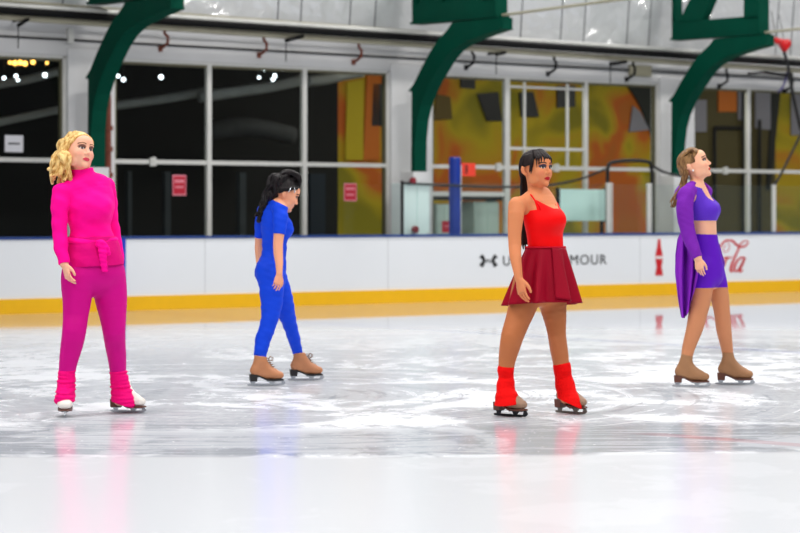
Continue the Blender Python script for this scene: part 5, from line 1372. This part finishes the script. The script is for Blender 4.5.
    for i in range(30):                                # long fall behind the shoulder
        a = H.at(-.095+rs.uniform(-.01,.015), rs.uniform(-.065,.065), .02+rs.uniform(-.05,.05)); w = rs.random(); dd = rs.uniform(-.06,.11)
        locks.append(Chain(wavy([a, g.p(684.6+rs.uniform(-1.5,3),172+rs.uniform(-2,2),dd*.8), g.p(681.5+rs.uniform(-1,3.5),184,dd), g.p(676+rs.uniform(-1.5,4),195,dd-.01), g.p(670+7*w,204+rs.uniform(-6,4),dd-.02)], .0115, .006, 1.6, rs.uniform(0,6.28)), step=None, k=.004))
    for i in range(5):                                 # strand on the far side of the neck
        locks.append(Chain(wavy([H.at(-.07,.07,-.03), g.p(700,178,.10), g.p(703.5+rs.uniform(-1,1),184,.10), g.p(704.5+rs.uniform(-1,1),189,.09)], .010, .004, 1.2, i), step=None, k=.004))
    hair_build(R, cap, clip, locks, hm, h=.0038)
    er = MB(); c = H.at(-.014,-.092,-.036); er.tube([c+UP*.008, c, c-UP*.008], [.004,.008,.004], 8); er.build('earring', mat('pearl', (240,236,228), .2), R)
    skate(R, P(685.6, HOR, 18.04)*[1,1,0], (.97,-.22), MS['beige_boot'], MS['brown_sole'], MS['steel'], None, L=.268, hb=.034, shaft=.235, shaft_r=.044, lean=(.012,0))
    skate(R, P(728.9, HOR, 18.28)*[1,1,0], (.985,-.18), MS['beige_boot'], MS['brown_sole'], MS['steel'], None, L=.275, hb=.034, shaft=.235, shaft_r=.042, lean=(-.006,0))
    return g

pink(); red(); blue(); purple()
# ------------------------------------------------------------------ light, world, camera
w = bpy.data.worlds.new('arena'); bpy.context.scene.world = w; w.use_nodes = True
nt = w.node_tree; bg = nt.nodes['Background']
tc = nt.nodes.new('ShaderNodeTexCoord'); sp = nt.nodes.new('ShaderNodeSeparateXYZ'); nt.links.new(tc.outputs['Generated'], sp.inputs[0])
cr = nt.nodes.new('ShaderNodeValToRGB'); nt.links.new(sp.outputs[2], cr.inputs[0])
e = cr.color_ramp.elements
e[0].position = .0; e[0].color = (.10,.105,.11,1); e[1].position = .85; e[1].color = (.98,1.0,1.05,1)
x = e.new(.25); x.color = (.16,.165,.17,1)
nt.links.new(cr.outputs[0], bg.inputs[0]); bg.inputs[1].default_value = .62

def lamp(loc, sx, sy, power, rot=(0,0,0), color=(1,.97,.93), name='ceiling_light'):
    l = bpy.data.lights.new(name, 'AREA'); l.shape = 'RECTANGLE'; l.size = sx; l.size_y = sy; l.energy = power; l.color = color
    o = bpy.data.objects.new(name, l); C.objects.link(o); o.location = Vector(loc); o.rotation_euler = rot; return o
for q, ss_, pw in ((2.5, (-3, 3, 9, 15), 130), (8., (-9, -3, 3, 9, 15), 160), (14., (-21, -15, -9, -3, 3), 190), (20., (-27, -21, -15, -9, -3), 190), (26., (-27, -21, -15, -9), 190)):
    for s in ss_:
        lamp(W(s, q, 7.6), 1.3, .6, pw, (0,0,-TH+PI/2))
for s in (-14, -9, -4): lamp(W(s, -3, 4.3), 1., .6, 0.1)
for s in (3, 7, 11, 15, 19): lamp(W(s, -2.4, 4.3), 1.2, .6, 50, color=(1,.93,.8))

cam = bpy.data.cameras.new('camera'); co = bpy.data.objects.new('camera', cam); C.objects.link(co)
co.location = (0,0,CAMH); co.rotation_euler = (PI/2,0,0)
cam.sensor_width = 36; cam.lens = FOC/800*36; cam.shift_y = -(266.5-HOR)/800
cam.dof.use_dof = True; cam.dof.focus_distance = 15.7; cam.dof.aperture_fstop = 2.8
cam.clip_end = 500
sc_ = bpy.context.scene; sc_.camera = co
vs = sc_.view_settings; vs.view_transform = 'Standard'; vs.look = 'None'; vs.exposure = .14; vs.gamma = 1; vs.use_curve_mapping = False
